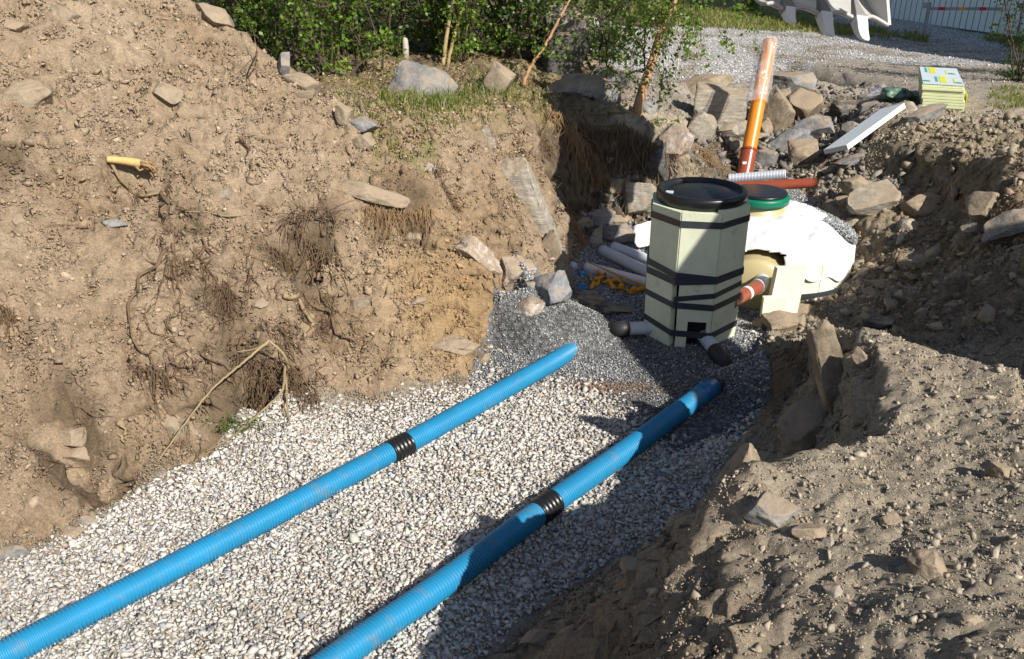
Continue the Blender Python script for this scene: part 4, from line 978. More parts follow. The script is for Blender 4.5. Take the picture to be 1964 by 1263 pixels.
vs, q, t = tube_arrays(path, [.205, .21, .20, .18], 48); np_obj("neck_lid", vs, np.vstack([q[:, [0, 1, 2]], q[:, [0, 2, 3]], t]), M['lid'], root, smooth=True)
# shroud
SC = np.array([1.985, 6.36]); nr, na = 60, 200
aa = np.linspace(0, 2 * PI, na, endpoint=False); rr = np.linspace(0, 1, nr)
rr = np.concatenate([np.linspace(0, 1, nr - 14), np.linspace(1.02, 1.30, 14)]); A_, R_ = np.meshgrid(aa, rr); Rc = np.minimum(R_, 1)
RT = .665; rim = RT + .012 + .006 * np.cos(9 * A_)
over = np.clip(R_ - 1, 0, 1) / .30
radius = .19 + (rim - .19) * Rc + .012 * over
cxn = NC[0] + (SC[0] - NC[0]) * Rc; cyn = NC[1] + (SC[1] - NC[1]) * Rc
X_ = cxn + radius * np.cos(A_) * .98; Y_ = cyn + radius * np.sin(A_) * .98
drop = .07 + .05 * np.sin(5 * A_ + 1) + .03 * np.sin(13 * A_) + .13 * np.exp(-(((A_ + .25 + PI) % (2 * PI) - PI) / .5) ** 2) + .05 * np.exp(-(((A_ + .9 + PI) % (2 * PI) - PI) / .2) ** 2)
Zs = .55 - .205 * Rc ** 2.0 + .02 * np.sin(Rc * PI) - over * np.clip(drop, .01, 1)
body_line = DC - TA * .4; 
# the cloth rests on the round tank body
rel = np.stack([X_ - DC[0], Y_ - DC[1]], -1); along = rel @ TA[:2]; across = rel @ np.array([-TA[1], TA[0]])
cyl = DC[2] + np.sqrt(np.clip((br + .02) ** 2 - across ** 2, 0, None)); cyl = np.where((along < .1), cyl, -1)
Zs = np.maximum(Zs, cyl - 0.0)
Zs = blur(Zs, 2)
wr = fbm2(X_ + 40, Y_ * .6, 5, 4, 900) * .035 + (1 - np.abs(fbm2(X_ * .8 + Y_, Y_ - X_ * .5, 4.0, 3, 930)) * 3).clip(0, 1) * .03
wr += .03 * np.exp(-((across - .33 + along * .2) / .05) ** 2) * (along > -.4)
Zs += wr * Rc ** .5 * (1 - over)
i_ = np.arange(nr - 1)[:, None] * na; j_ = np.arange(na)[None]
keepf = np.ones((nr - 1, na), bool)
ac = across[:-1]; al = along[:-1]
keepf &= ~((al > -.06 - .0 * ac) & (ac > -.55) & (ac < .17 + .0 * al) & (al > -.28 + .8 * np.abs(ac + .05)))
q_ = np.stack([i_ + j_, i_ + (j_ + 1) % na, i_ + na + (j_ + 1) % na, i_ + na + j_], -1)[keepf]
o = np_obj("fabric_shroud", np.stack([X_, Y_, Zs], -1).reshape(-1, 3), q_.reshape(-1, 4), M['fabric'], root, smooth=True)
md = o.modifiers.new("thick", 'SOLIDIFY'); md.thickness = .006
# skirt boards round the tank
for k in range(12):
    an = -PI / 2 + (k - 2) * PI / 6 + .10; nrm = np.array([math.cos(an), math.sin(an), 0]); tg = np.array([-math.sin(an), math.cos(an), 0]); hw = (RT - .005) * math.tan(PI / 12) 
    top = .335 + RNG.uniform(-.01, .01)
    if k == 1: continue
    b0 = np.array([SC[0], SC[1], 0]) + nrm * (RT - .05)
    boxes_obj("skirt_board", [(b0 - tg * (hw - .004) + np.array([0, 0, .0]), tg * (2 * hw - .008), nrm * .045, (0, 0, top))], M['foam_dirty'], root, .004)
an = -PI / 2 + (0 - 2) * PI / 6 + .10
bp = D(1461, 602, 5.86); boxes_obj("skirt_board", [(bp + np.array([0, 0, -.03]), (.165, .01, 0), (.0, .045, 0), (0, 0, .15))], M['foam_dirty'], root, .004)
bp = D(1473, 600, 5.93); boxes_obj("skirt_board", [(bp + np.array([0, 0.0, -.02]), (.215, .03, 0), (-.01, .045, 0), (0.03, 0.02, .345))], M['foam_dirty'], root, .004)
V = []; 
for an in np.linspace(-PI * .95, PI * .1, 24):
    for rr_ in (RT + .034, RT + .030):
        for zz in (.10, .135): V.append((SC[0] + rr_ * math.cos(an), SC[1] + rr_ * math.sin(an), zz))
Fc = []
for i in range(23):
    a_, b_ = i * 4, i * 4 + 4; Fc += [(a_, b_, b_ + 1, a_ + 1), (a_ + 2, a_ + 3, b_ + 3, b_ + 2), (a_ + 1, b_ + 1, b_ + 3, a_ + 3), (a_, a_ + 2, b_ + 2, b_)]
np_obj("tape_band", np.array(V), Fc, M['tape'], root)
# inlet
i0 = D(1462, 536, 6.12); i1 = D(1456, 548, 5.98); i2 = D(1400, 580, 5.62)
smooth_pipe("inlet_pipe", [i1, i2], .048, M['brown'], root)
smooth_pipe("inlet_collar", [i0, i1 - (i1 - i0) * .1, i1 + (i2 - i1) * .08], .054, M['grey_pipe'], root)
pm = i1 + (i2 - i1) * .42; pn = i1 + (i2 - i1) * .50
vs, q, t = tube_arrays([pm, pn], .0488, 28, cap=False); np_obj("white_ring", vs, q, M['white'], root, smooth=True)
# gravel heap on the right side of the shroud
rg = np.random.default_rng(71); n = 9000
an = rg.uniform(-.50, .95, n); r_ = RT * np.sqrt(rg.uniform(.3, 1.0, n)); inner = .46 + .09 * np.sin(an * 5 + 1) + .04 * np.sin(an * 11)
m = r_ > inner; an, r_ = an[m], r_[m]; Pg = np.stack([SC[0] + r_ * np.cos(an), SC[1] + r_ * np.sin(an), .55 - .205 * (r_ / RT) ** 2.0 + rg.uniform(.0, .03, len(an)) + .035], -1)
base = np.array([.33, .34, .34]) * rg.lognormal(0, .4, (len(Pg), 1))
scatter("gravel_heap", Pg, rg.lognormal(math.log(.011), .25, len(Pg)), SH_S, np.clip(base, .03, .7), M['gravel'], rg, label="grey gravel shovelled onto the right side of the white tank fabric", cat="gravel")
# white fabric sheet to the left behind the manhole
c0 = D(1215, 436, 7.15); nn = 26; G1, G2 = np.meshgrid(np.linspace(0, 1, nn), np.linspace(0, 1, nn))
Pw = np.array([W(1208, 436, .30), W(1275, 415, .36), W(1225, 476, .12), W(1290, 462, .14)])
B_ = ((1 - G1) * (1 - G2))[..., None] * Pw[0] + (G1 * (1 - G2))[..., None] * Pw[1] + ((1 - G1) * G2)[..., None] * Pw[2] + (G1 * G2)[..., None] * Pw[3]
B_[..., 2] += fbm2(B_[..., 0] + 9, B_[..., 1], 5, 4, 950) * .035 + .05 * np.exp(-((G2 - .55 + G1 * .2) / .12) ** 2); B_[..., 0] += fbm2(B_[..., 0] * 0 + G2 * 1.0, B_[..., 1], 6, 2, 960) * .03
i_ = np.arange(nn - 1)[:, None] * nn; j_ = np.arange(nn - 1)[None]; q_ = np.stack([i_ + j_, i_ + j_ + 1, i_ + nn + j_ + 1, i_ + nn + j_], -1).reshape(-1, 4)
o = np_obj("fabric_sheet", B_.reshape(-1, 3), q_, M['fabric'], None, smooth=True); recenter(o); tag(o, "crumpled white fabric lying on rocks behind the left side of the manhole", "fabric"); md = o.modifiers.new("thick", 'SOLIDIFY'); md.thickness = .005

# loose pipes left of the manhole --------------------------------------------
def loose(name, a, b, R, mat, label, za=None, zb_=None, group=None):
    pa = W(a[0], a[1], R + (za or .08)); pb = W(b[0], b[1], R + (zb_ or .08)); o = smooth_pipe(name, [pa, pb], R, mat, None); recenter(o); return tag(o, label, "pipe", group)
loose("grey_pipe", (1176, 472), (1300, 520), .042, M['grey_pipe'], "farther of the two light grey pipes left of the manhole", .09, .07, "loose grey pipes")
loose("grey_pipe", (1154, 479), (1300, 550), .046, M['grey_pipe'], "nearer of the two light grey pipes left of the manhole", .06, .05, "loose grey pipes")
loose("pale_pipe", (1124, 512), (1290, 556), .044, M['pinkwhite'], "pinkish white pipe nearest the orange ribbon", .035, .03)
o = tubes_obj("thin_rod", [([W(1124, 502, .12), W(1250, 552, .09)], .010)], M['wood_pale'], None, 8); recenter(o); tag(o, "thin brown rod lying on the pinkish white pipe", "rod")
o = smooth_pipe("blue_pipe_end", [W(1183, 508, .045), W(1200, 497, .045)], .043, M['cap_blue'], None); recenter(o); tag(o, "short blue round pipe end between the grey and the pale pipe", "pipe end")
o = smooth_pipe("black_pipe_collar", [W(1192, 502, .055), W(1206, 492, .055)], .047, M['grey_dark'], None); recenter(o); tag(o, "short black pipe collar behind the blue pipe end", "pipe collar")
# bottle with blue cap
b0 = W(1112, 524, .05); b1 = W(1148, 530, .045); d_ = (b1 - b0) / np.linalg.norm(b1 - b0)
root = thing("water_bottle", "small clear bottle with ribbed blue cap lying on the gravel", "bottle", b0)
vs, q, t = tube_arrays([b0 + d_ * s_ for s_ in (0, .005, .04, .045)], [.022, .026, .026, .022], 20); np_obj("cap", vs, np.vstack([q[:, [0, 1, 2]], q[:, [0, 2, 3]], t]), M['cap_blue'], root)
vs, q, t = tube_arrays([b0 + d_ * s_ for s_ in (.045, .06, .08, .16, .17)], [.018, .02, .03, .03, .02], 20); np_obj("bottle_body", vs, np.vstack([q[:, [0, 1, 2]], q[:, [0, 2, 3]], t]), M['film'], root, smooth=True)
p_ = W(1117, 553, .055); vs, q, t = tube_arrays([p_, p_ + np.array([0, 0, .014]), p_ + np.array([0, 0, .02])], [.045, .045, .035], 24); o = np_obj("round_lid", vs, np.vstack([q[:, [0, 1, 2]], q[:, [0, 2, 3]], t]), M['cap_dark_blue']); recenter(o); tag(o, "small dark blue round lid beside the dark slab", "lid")
p_ = W(1098, 510, .07); vs, q, t = tube_arrays([p_, p_ + np.array([.005, -.04, .012])], [.038, .038], 24); o = np_obj("grey_plug", vs, np.vstack([q[:, [0, 1, 2]], q[:, [0, 2, 3]], t]), M['grey_pipe']); recenter(o); tag(o, "round grey plug in the gravel at the foot of the bank", "plug")
# ribbon
def ribbon(pts, w, seed):
    P = spline(pts, 60); r = np.random.default_rng(seed); t_ = np.gradient(P, axis=0); V = []
    for i, p in enumerate(P):
        ph = 1.2 * math.sin(i * .21 + seed) ; s_ = np.cross(t_[i], [0, 0, 1]); s_ /= np.linalg.norm(s_) + 1e-9
        dv = s_ * math.cos(ph) + np.array([0, 0, 1]) * math.sin(ph); z = np.array([0, 0, .018 + .012 * math.sin(i * .37 + seed * 2)])
        V += [p - dv * w / 2 + z, p + dv * w / 2 + z]
    return V
def ribbon_obj(lists, w):
    V = []; Fc = []
    for s_, pts in enumerate(lists):
        v = ribbon(pts, w, s_); o_ = len(V); V += v; Fc += [(o_ + 2 * i, o_ + 2 * i + 1, o_ + 2 * i + 3, o_ + 2 * i + 2) for i in range(59)]
    o = np_obj("warning_ribbon", np.array(V), Fc, M['ribbon'], None, smooth=True); md = o.modifiers.new("t", 'SOLIDIFY'); md.thickness = .0015; recenter(o); return o
o = ribbon_obj([[W(1140, 520, .06), W(1152, 538, .06), W(1170, 548, .05), W(1185, 558, .05), W(1210, 560, .05), W(1250, 557, .05)],
                [W(1132, 530, .06), W(1140, 541, .06), W(1158, 530, .08), W(1175, 540, .06), W(1200, 545, .05)],
                [W(1131, 556, .05), W(1145, 545, .06), W(1152, 536, .06), W(1146, 524, .07)],
                [W(1185, 556, .05), W(1198, 551, .07), W(1206, 562, .05), W(1222, 556, .06), W(1248, 548, .06)]], .034)
tag(o, "tangled orange ribbon on the gravel left of the manhole", "ribbon")

# board stack ------------------------------------------------------------------
bl = W(1768, 210, .87); br_ = W(1846, 220, .87); sx = br_ - bl; sx[2] = 0; wst = np.linalg.norm(sx); sx /= wst
H_ = .25; ft = W(1764, 165, .87 + H_); bt = W(1757, 126, .87 + H_); sy = bt - ft; dl = float(np.linalg.norm(sy)); sy = sy / dl; sx = np.array([sy[1], -sy[0], 0]); wst = .385; dl = 1.28
lay = 9; th_ = H_ / lay
root = thing("board_stack", "stack of nine pale green foam boards with a printed top standing on the bare ground", "board stack", bl)
for i in range(lay):
    jx, jy = RNG.uniform(-.006, .006), RNG.uniform(-.012, .008)
    lean = -.045 * i / lay
    boxes_obj("foam_board", [(bl + sx * (jx + lean) + sy * jy + np.array([0, 0, i * th_ + .002]), sx * wst, sy * dl, (0, 0, th_ - .003))], M['foam_stack'], root, .003)
tz_ = H_ + .003; o_ = bl + sx * -.04 + np.array([0, 0, tz_])
boxes_obj("print_film", [(o_ + sx * .004 + sy * .004, sx * (wst - .008), sy * (dl - .008), (0, 0, .003))], M['foil'], root)
def flat_patch(name, u0, u1, v0, v1, mat, z=.0045):
    boxes_obj(name, [(o_ + sx * u0 * wst + sy * v0 * dl + np.array([0, 0, z]), sx * (u1 - u0) * wst, sy * (v1 - v0) * dl, (0, 0, .001))], mat, root)
def fan(u, v, r, name="printed_leaf"):
    bm = bmesh.new()
    for k in range(7):
        a0 = math.radians(20 + k * 22); c_ = o_ + sx * u * wst + sy * v * dl + np.array([0, 0, .005])
        d1_ = sx * math.cos(a0) + sy * math.sin(a0) * 2.2; n_ = sx * -math.sin(a0) + sy * math.cos(a0) * 2.2
        vs_ = [bm.verts.new(tuple(c_)), bm.verts.new(tuple(c_ + d1_ * r * .6 + n_ * r * .13)), bm.verts.new(tuple(c_ + d1_ * r)), bm.verts.new(tuple(c_ + d1_ * r * .6 - n_ * r * .16))]; bm.faces.new(vs_)
    bm_obj(name, bm, M['print_green'], root)
for (u, v) in ((.13, .62), (.33, .10)):
    flat_patch("printed_panel", u + .11, u + .27, v, v + .34, M['print_yellow'])
    flat_patch("printed_panel", u, u + .06, v + .04, v + .32, M['print_green'])
for u, v in ((.78, .60), (.10, .12), (.86, .10)): fan(u, v, .055)
for u, v in ((.70, .62), (.82, .15)): flat_patch("printed_panel", u - .05, u, v, v + .2, M['print_yellow'], .0042)
ep = bl + sx * (wst + .004) + sy * .05 + np.array([0, 0, .05]); boxes_obj("printed_panel", [(ep, sx * .003, sy * .5, (0, 0, .11))], M['print_yellow'], root)
# leaning white board
q0 = D(1579, 287, 7.85); wv = np.array([1, -1.49, .69]) * .130; q1 = q0 + wv; r2 = ray(1734, 197); dq = ((q1 - CAM) @ wv) / (r2 @ wv); q2 = CAM + r2 * dq
lv = q2 - q1; nv = np.cross(wv, lv); nv = nv / np.linalg.norm(nv) * -.045
if nv[2] > 0: nv = -nv
root = thing("white_foam_board", "long white foam board leaning on the bluish rocks in front of the board stack", "foam board", q0)
boxes_obj("board_face", [(q1 - wv * 1.0, wv * .985, lv, nv)], M['white_board'], root, .002)
boxes_obj("sunlit_board_edge", [(q1 - wv * .012 , wv * .02, lv * 1.0, nv * 1.02)], M['sunlit_edge'], root)  # lighter strip paints sunlight onto this one edge of the board
# crumpled wrapping
def crumple(px, py, r, mat, label, seed, flat=.6):
    V, Fc = ICO3; V = V.copy(); V *= (1 + fbm3(V, 1.6, 4, seed) * .7 + (1 - np.abs(fbm3(V, 2.5, 3, seed + 5)) * 4).clip(-1, 1) * .18)[:, None]; V *= np.array([1.2, 1, flat]) * r
    b = hit(px, py + 8); o = np_obj("plastic_wrapping", V, Fc, mat, smooth=False); o.location = tuple(b + np.array([0, .05, r * .4])); tag(o, label, "plastic wrap"); return o
crumple(1692, 180, .105, M['film'], "crumpled clear plastic wrapping on the plateau edge", 41)
crumple(1722, 188, .13, M['film_green'], "crumpled green printed wrapping left of the board stack", 47)

# building ------------------------------------------------------------------
wa = W(1440, 3, .8); wb = W(1895, 66, .8); wd = wb - wa; wd[2] = 0; wl = np.linalg.norm(wd); wd /= wl; wn = np.array([-wd[1], wd[0], 0])
if wn[1] < 0: wn = -wn
wa = wa - wd * 6; wl2 = wl + 6 + 12; root = thing("building", "large building clad in pale mint vertical panels behind the gravel", "building", wa)
boxes_obj("wall", [(wa + np.array([0, 0, .03]), wd * wl2, wn * 8, (0, 0, 4.29))], M['wall'], root)
boxes_obj("plinth", [(wa - wn * .02 + np.array([0, 0, -.6]), wd * wl2, wn * 8.04, (0, 0, .64))], M['plinth'], root)
boxes_obj("panel_seam", [(wa - wn * .004 + wd * s_ + np.array([0, 0, .045]), wd * .014, wn * .008, (0, 0, 4.2)) for s_ in np.arange(.1, wl2, .158)], M['seam'], root)
boxes_obj("roof", [(wa - wn * .3 - wd * .3 + np.array([0, 0, 4.32]), wd * (wl2 + .6), wn * 8.6, (0, 0, .25))], M['seam'], root)
# barrier
pb_ = W(1770, 78, .70); ptop = pb_ + np.array([0, 0, .62]); root = thing("barrier", "grey barrier post with a red and yellow banded bar in front of the building", "barrier", pb_)
boxes_obj("post", [(pb_ + np.array([-.02, -.02, -.1]), (.045, 0, 0), (0, .045, 0), (0, 0, .76))], M['steel'], root, .004)
boxes_obj("reflector_box", [(ptop + np.array([-.12, -.03, -.06]), (.09, 0, 0), (0, .03, 0), (0, 0, .10))], M['steel'], root, .004)
bar0 = ptop + np.array([.03, -.03, -.09]); bdir = np.array([1, .0, .0]) * .95 + wd * .05; bdir[2] = 0; bdir /= np.linalg.norm(bdir)
boxes_obj("bar", [(bar0, bdir * 3.4, (0, .04, 0), (0, 0, .05))], M['steel'], root, .004)
for i, s_ in enumerate(np.arange(.12, 3.3, .36)):
    boxes_obj("colour_band", [(bar0 + bdir * s_ + np.array([0, -.002, -.002]), bdir * .12, (0, .044, 0), (0, 0, .054))], M['red'] if i % 2 == 0 else M['amber'], root)

# excavator ------------------------------------------------------------------
root = thing("excavator", "excavator bucket with worn steel teeth hanging in at the top right", "excavator", (5.6, 1.9, 1.05))
BD = 5.4
pA = D(1476, 4, BD - .10); pB = D(1700, 34, BD + .13); U = pB - pA; Lw = np.linalg.norm(U); U /= Lw
Vd = D(1606, 78, BD - .03) - D(1582, 31, BD); Vd -= U * (Vd @ U); Vd /= np.linalg.norm(Vd); Nn = np.cross(U, Vd)
if Nn[1] > 0: Nn = -Nn          # points at the camera
ORG = pA
bk = bpy.data.objects.new("bucket", None); link(bk, root); bk.location = tuple(ORG - np.array(root.location))
class _P:      # absolute location stand-in
    pass
def bobj(name, V, Fc, mat, smooth=False, bevel=0):
    o = np_obj(name, np.asarray(V) - ORG, Fc, mat, None, smooth=smooth); o.parent = bk; return o
toothU = [.045, .33, .57] if False else None
us = []
for tx, ty in ((1513, 24), (1582, 31), (1648, 36)):      # where the teeth sit along the lip
    r_t = ray(tx, ty); A2 = np.array([U, Vd, -r_t]).T; us.append(float(np.linalg.solve(A2, CAM - pA)[0]))
def lip(u):
    """how far down the lip reaches along the bucket's width: scalloped between the teeth"""
    edges = us + [Lw]; v = 0.0
    d_ = min(abs(u - e) for e in edges + [us[0] - .22]); return .055 * max(0, 1 - d_ / .115) ** 1.4
nu, nv_ = 90, 26
def prof_pt(s):
    """curved bucket floor: s=0 lip, s=1 top rear"""
    a_ = s * 2.5; return (-.42 * (1 - math.cos(a_)) - .25 * s, -.34 * math.sin(a_) + .28 * s)
V = []
for i in range(nu + 1):
    u = -.02 + (Lw + .03) * i / nu
    for j in range(nv_ + 1):
        s_ = j / nv_; vv, nn_ = prof_pt(s_); vv += lip(u) * (1 - min(1, s_ * 4)); bul = .012 * math.cos(s_ * 30) * 0
        V.append(ORG + U * u + Vd * vv + Nn * (nn_ + bul))
Fc = np.array([[i * (nv_ + 1) + j, (i + 1) * (nv_ + 1) + j, (i + 1) * (nv_ + 1) + j + 1, i * (nv_ + 1) + j + 1] for i in range(nu) for j in range(nv_)])
o = bobj("bucket_shell", V, Fc, M['bucket'], True); md = o.modifiers.new("t", 'SOLIDIFY'); md.thickness = .022; md.offset = 0
for u in (Lw + .005,):      # side plates
    ring = []
    for j in range(15):
        s_ = j / 14; vv, nn_ = prof_pt(s_); ring.append(ORG + U * u + Vd * (vv + (.05 if j == 0 else 0)) + Nn * nn_)
    ring += [ORG + U * u + Vd * -.50 + Nn * .10, ORG + U * u + Vd * -.15 + Nn * .03]
    n_ = len(ring); V = ring + [p + U * .022 for p in ring]; Fc = [tuple(range(n_)), tuple(range(2 * n_ - 1, n_ - 1, -1))] + [(i, i + n_, (i + 1) % n_ + n_, (i + 1) % n_) for i in range(n_)]
    bobj("side_plate", V, Fc, M['bucket'])
for t_i, u in enumerate(us):
    w0 = .036
    def wedge(v0, v1, w_0, w_1, n0, n1, th0, th1):
        P = []
        for (v_, w_, nb, th) in ((v0, w_0, n0, th0), (v1, w_1, n1, th1)):
            for a_ in (-1, 1):
                for b_ in (0, 1): P.append(ORG + U * (u + a_ * w_) + Vd * v_ + Nn * (nb - b_ * th))
        return P
    def grow(name, secs, mat):
        V = []; Fc = []
        for (v_, w_, nb, th, du) in secs:
            for a_, b_ in ((-1, 0), (1, 0), (1, 1), (-1, 1)): V.append(ORG + U * (u + du + a_ * w_) + Vd * v_ + Nn * (nb - b_ * th))
        for i in range(len(secs) - 1):
            for k in range(4): Fc.append((i * 4 + k, i * 4 + (k + 1) % 4, i * 4 + 4 + (k + 1) % 4, i * 4 + 4 + k))
        Fc.append((3, 2, 1, 0)); e_ = (len(secs) - 1) * 4; Fc.append((e_, e_ + 1, e_ + 2, e_ + 3))
        o = bobj(name, V, Fc, mat); md = o.modifiers.new("b", 'BEVEL'); md.width = .006; md.segments = 2; return o
    sc = .75 if t_i == 0 else 1.0
    grow("tooth_holder", [(-.12, .010, .012, .03, -.012), (-.03, .028, .022, .05, -.004), (.02, .038, .026, .065, 0), (.05, .036, .018, .06, 0)], M['bucket_dark'])
    k_ = .62 if t_i == 0 else 1.0; wt_ = .8 if t_i == 0 else 1.0
    grow("tooth", [(.03, .040 * wt_, .030, .075, 0), (.03 + .05 * k_, .040 * wt_, .026, .065, .002), (.03 + .09 * k_, .038 * wt_, .014, .05, .006), (.03 + .125 * k_, .035 * wt_, .008, .036, .013), (.03 + .15 * k_, .028 * wt_, .006, .024, .020), (.03 + .165 * k_, .014, .010, .014, .024)], M['tooth'])
    for sgn in (-1,):
        c_ = ORG + U * (u - .037) + Vd * .035 + Nn * -.03
        vs, q, t = tube_arrays([c_, c_ - U * .006], .011, 12); bobj("tooth_pin", vs, np.vstack([q[:, [0, 1, 2]], q[:, [0, 2, 3]], t]), M['steel'])
def beam(name, a, b, w, h0, h1, mat, par=root):
    a = np.asarray(a, float); b = np.asarray(b, float); d_ = b - a; d_ /= np.linalg.norm(d_); s_ = np.cross(d_, [0, 0, 1]); s_ /= np.linalg.norm(s_); up = np.cross(s_, d_)
    bm = bmesh.new(); vs_ = []
    for p, h in ((a, h0), (a + (b - a) * .45, max(h0, h1) * 1.15), (b, h1)):
        for x_, z_ in ((-1, -1), (1, -1), (1, 1), (-1, 1)): vs_.append(bm.verts.new(tuple(p + s_ * x_ * w / 2 + up * z_ * h / 2)))
    for i in range(2):
        for k in range(4): bm.faces.new([vs_[i * 4 + k], vs_[i * 4 + (k + 1) % 4], vs_[i * 4 + 4 + (k + 1) % 4], vs_[i * 4 + 4 + k]])
    bm.faces.new(vs_[3::-1]); bm.faces.new(vs_[8:12]); bmesh.ops.recalc_face_normals(bm, faces=bm.faces[:]); bmesh.ops.bevel(bm, geom=bm.edges[:], offset=.02, segments=2, affect='EDGES')
    return bm_obj(name, bm, mat, par)
bpin = ORG + U * Lw * .62 + Vd * -1.32 + Nn * .05; elbow = np.array([3.9, .2, 2.2]); foot = np.array([5.2, 1.2, 2.3])
beam("arm", bpin, elbow, .34, .46, .50, M['yellow']); beam("boom", elbow + np.array([0, -.1, .1]), foot, .38, .5, .5, M['yellow'])
tubes_obj("hydraulic_cylinder", [([bpin + np.array([.35, -.55, .42]), elbow + np.array([-.5, .8, .42])], .07)], M['steel'], root, 16)
boxes_obj("machine_body", [((4.45, .85, 1.85), (2.6, 0, 0), (0, 2.0, 0), (0, 0, 1.15))], M['yellow'], root, .06)
boxes_obj("cab", [((5.6, 1.2, 3.0), (1.2, 0, 0), (0, 1.0, 0), (0, 0, 1.05))], M['glass'], root, .05)
for y_ in (.8, 2.55):
    boxes_obj("track", [((4.1, y_, 1.02), (3.1, 0, 0), (0, .5, 0), (0, 0, .78))], M['black'], root, .2)

# roots, sticks ----------------------------------------------------------------
def on(px, py, up=.01):
    p = hit(px, py); r = ray(px, py); r /= np.linalg.norm(r); return p - r * up + np.array([0, 0, up * .3])
def root_path(pix, up=.012, n=40, jit=.010, seed=0):
    P = spline([on(a, b, up) for a, b in pix], n); r = np.random.default_rng(seed); 
    s = np.arange(n) * .35; P[:, 0] += jit * vn2(s, s * 0 + seed, 3); P[:, 1] += jit * vn2(s, s * 0 + seed, 4); P[:, 2] += jit * vn2(s, s * 0 + seed, 5); return P
def rootlet(name, pix, r0, r1, mat, label, cat="root", seed=1, twigs=3, up=.015, group=None, n=40):
    P = root_path(pix, up, n, .012, seed); rr = np.random.default_rng(seed); T = [(P, np.linspace(r0, r1, n) * (1 + .12 * np.sin(np.arange(n) * 1.3)))]
    for k in range(twigs):
        i = rr.integers(3, n - 2); d_ = rr.normal(size=3) * np.array([1, .5, 1]); d_[2] -= .5; ln_ = rr.uniform(.04, .16)
        Q = P[i] + np.cumsum(np.vstack([np.zeros(3)] + [(d_ + rr.normal(size=3) * .6) for _ in range(7)]), 0) * ln_ / 10; T.append((Q, np.linspace(r1 * .7 + .0008, .0008, 8)))
    o = tubes_obj(name, T, M[mat], None, 6); recenter(o); return tag(o, label, cat, group)
# peeled branch stub
b0 = on(205, 308, .03); b1 = on(270, 322, .09); b2 = on(300, 330, .07)
root = thing("branch_stub", "peeled yellow branch stub with a splintered end sticking out of the left bank", "branch", b0)
tubes_obj("peeled_wood", [(spline([b0, (b0 + b1) / 2 + np.array([0, 0, .004]), b1], 14), np.linspace(.019, .026, 14))], M['wood_pale'], root, 14)
sp_ = []; rr = np.random.default_rng(4)
for k in range(16):
    o1 = rr.normal(size=3) * .012; sp_.append((spline([b1 + o1 * .8, (b1 + b2) / 2 + o1 * 1.4, b2 + rr.normal(size=3) * .028], 6), np.linspace(.010, .002, 6)))
tubes_obj("splintered_end", sp_, M['root_dry'], root, 6)
rootlet("root", [(205, 300), (225, 340), (245, 362), (270, 375), (310, 372), (345, 400), (380, 405), (430, 412), (460, 416)], .011, .005, 'wood_stick', "long pale root running right from under the peeled branch", seed=5, twigs=7)
rootlet("root", [(310, 372), (330, 392), (350, 402), (370, 418)], .009, .006, 'root', "short dark root below the pale long root", seed=6)
rootlet("root", [(462, 266), (478, 290), (480, 320), (478, 348), (495, 352), (512, 346)], .008, .004, 'root', "hooked brown root hanging from the small hole", seed=7, twigs=5)
rootlet("root", [(495, 312), (512, 322), (535, 326)], .008, .004, 'wood_stick', "short forked pale root right of the hooked root", seed=8)
rootlet("root", [(338, 462), (318, 485), (300, 512), (275, 530), (262, 560), (248, 600), (248, 630), (265, 665), (290, 690), (305, 712)], .011, .004, 'root', "long curving root at the left of the root mass", seed=9, twigs=8, up=.03)
rootlet("root", [(330, 470), (335, 520), (345, 560), (335, 590), (325, 620), (330, 640)], .010, .004, 'root', "dark hanging root beside the curving one", seed=10, twigs=8, up=.02)
rootlet("root", [(585, 560), (605, 590), (630, 600), (640, 635), (660, 650), (690, 662)], .013, .004, 'root', "thick root ending in a hook at the right of the root mass", seed=11, twigs=6, up=.03)
rootlet("root", [(560, 420), (580, 440), (575, 475), (590, 520), (610, 560), (640, 600)], .010, .004, 'root', "long dark root falling from the root crown", seed=12, twigs=10, up=.02)
rootlet("root", [(640, 430), (645, 470), (655, 500), (665, 530)], .006, .003, 'root', "thin root right of the root crown", seed=13, twigs=5)
rootlet("root", [(550, 570), (575, 580), (583, 600), (600, 620), (600, 640)], .015, .008, 'wood_stick', "looped pale root above the bent stick", seed=14, twigs=2, up=.03)
rootlet("root", [(360, 672), (330, 690), (320, 720), (330, 760), (320, 820)], .005, .003, 'root', "thin root dropping to the toe of the bank", seed=15, twigs=5)
rootlet("root", [(315, 670), (340, 700), (365, 708), (390, 690)], .010, .006, 'root', "short thick root curved like a hook low on the bank", seed=16, twigs=4, up=.02)
rootlet("root", [(545, 700), (552, 750), (545, 780), (548, 800)], .008, .004, 'wood_stick', "pale root hanging by the green sprig", seed=17, twigs=3, up=.05)
rootlet("root", [(610, 715), (604, 750), (600, 780)], .007, .004, 'root', "short upright root right of the green sprig", seed=18, twigs=3)
rootlet("root", [(232, 800), (238, 830), (236, 850)], .009, .005, 'wood_stick', "short forked root in the lower left hollow", seed=19, twigs=4)
rootlet("root", [(92, 905), (110, 890), (130, 900)], .006, .003, 'root', "dark twig at the lower left of the bank", seed=20, twigs=3, up=.04)
rootlet("root", [(95, 918), (115, 950), (125, 990)], .005, .003, 'root', "thin root running down the lower left toe", seed=21, twigs=3)
rootlet("root", [(140, 758), (148, 790), (162, 840)], .005, .003, 'root', "thin root above the dark hollow", seed=22, twigs=3)
rootlet("root", [(470, 360), (490, 390), (520, 400)], .005, .003, 'root', "thin wavy root left of the root crown", seed=23, twigs=4)
rootlet("root", [(487, 80), (492, 100), (490, 130)], .008, .004, 'root', "root hanging over the ridge by the bushes", seed=24, twigs=7, up=.03)
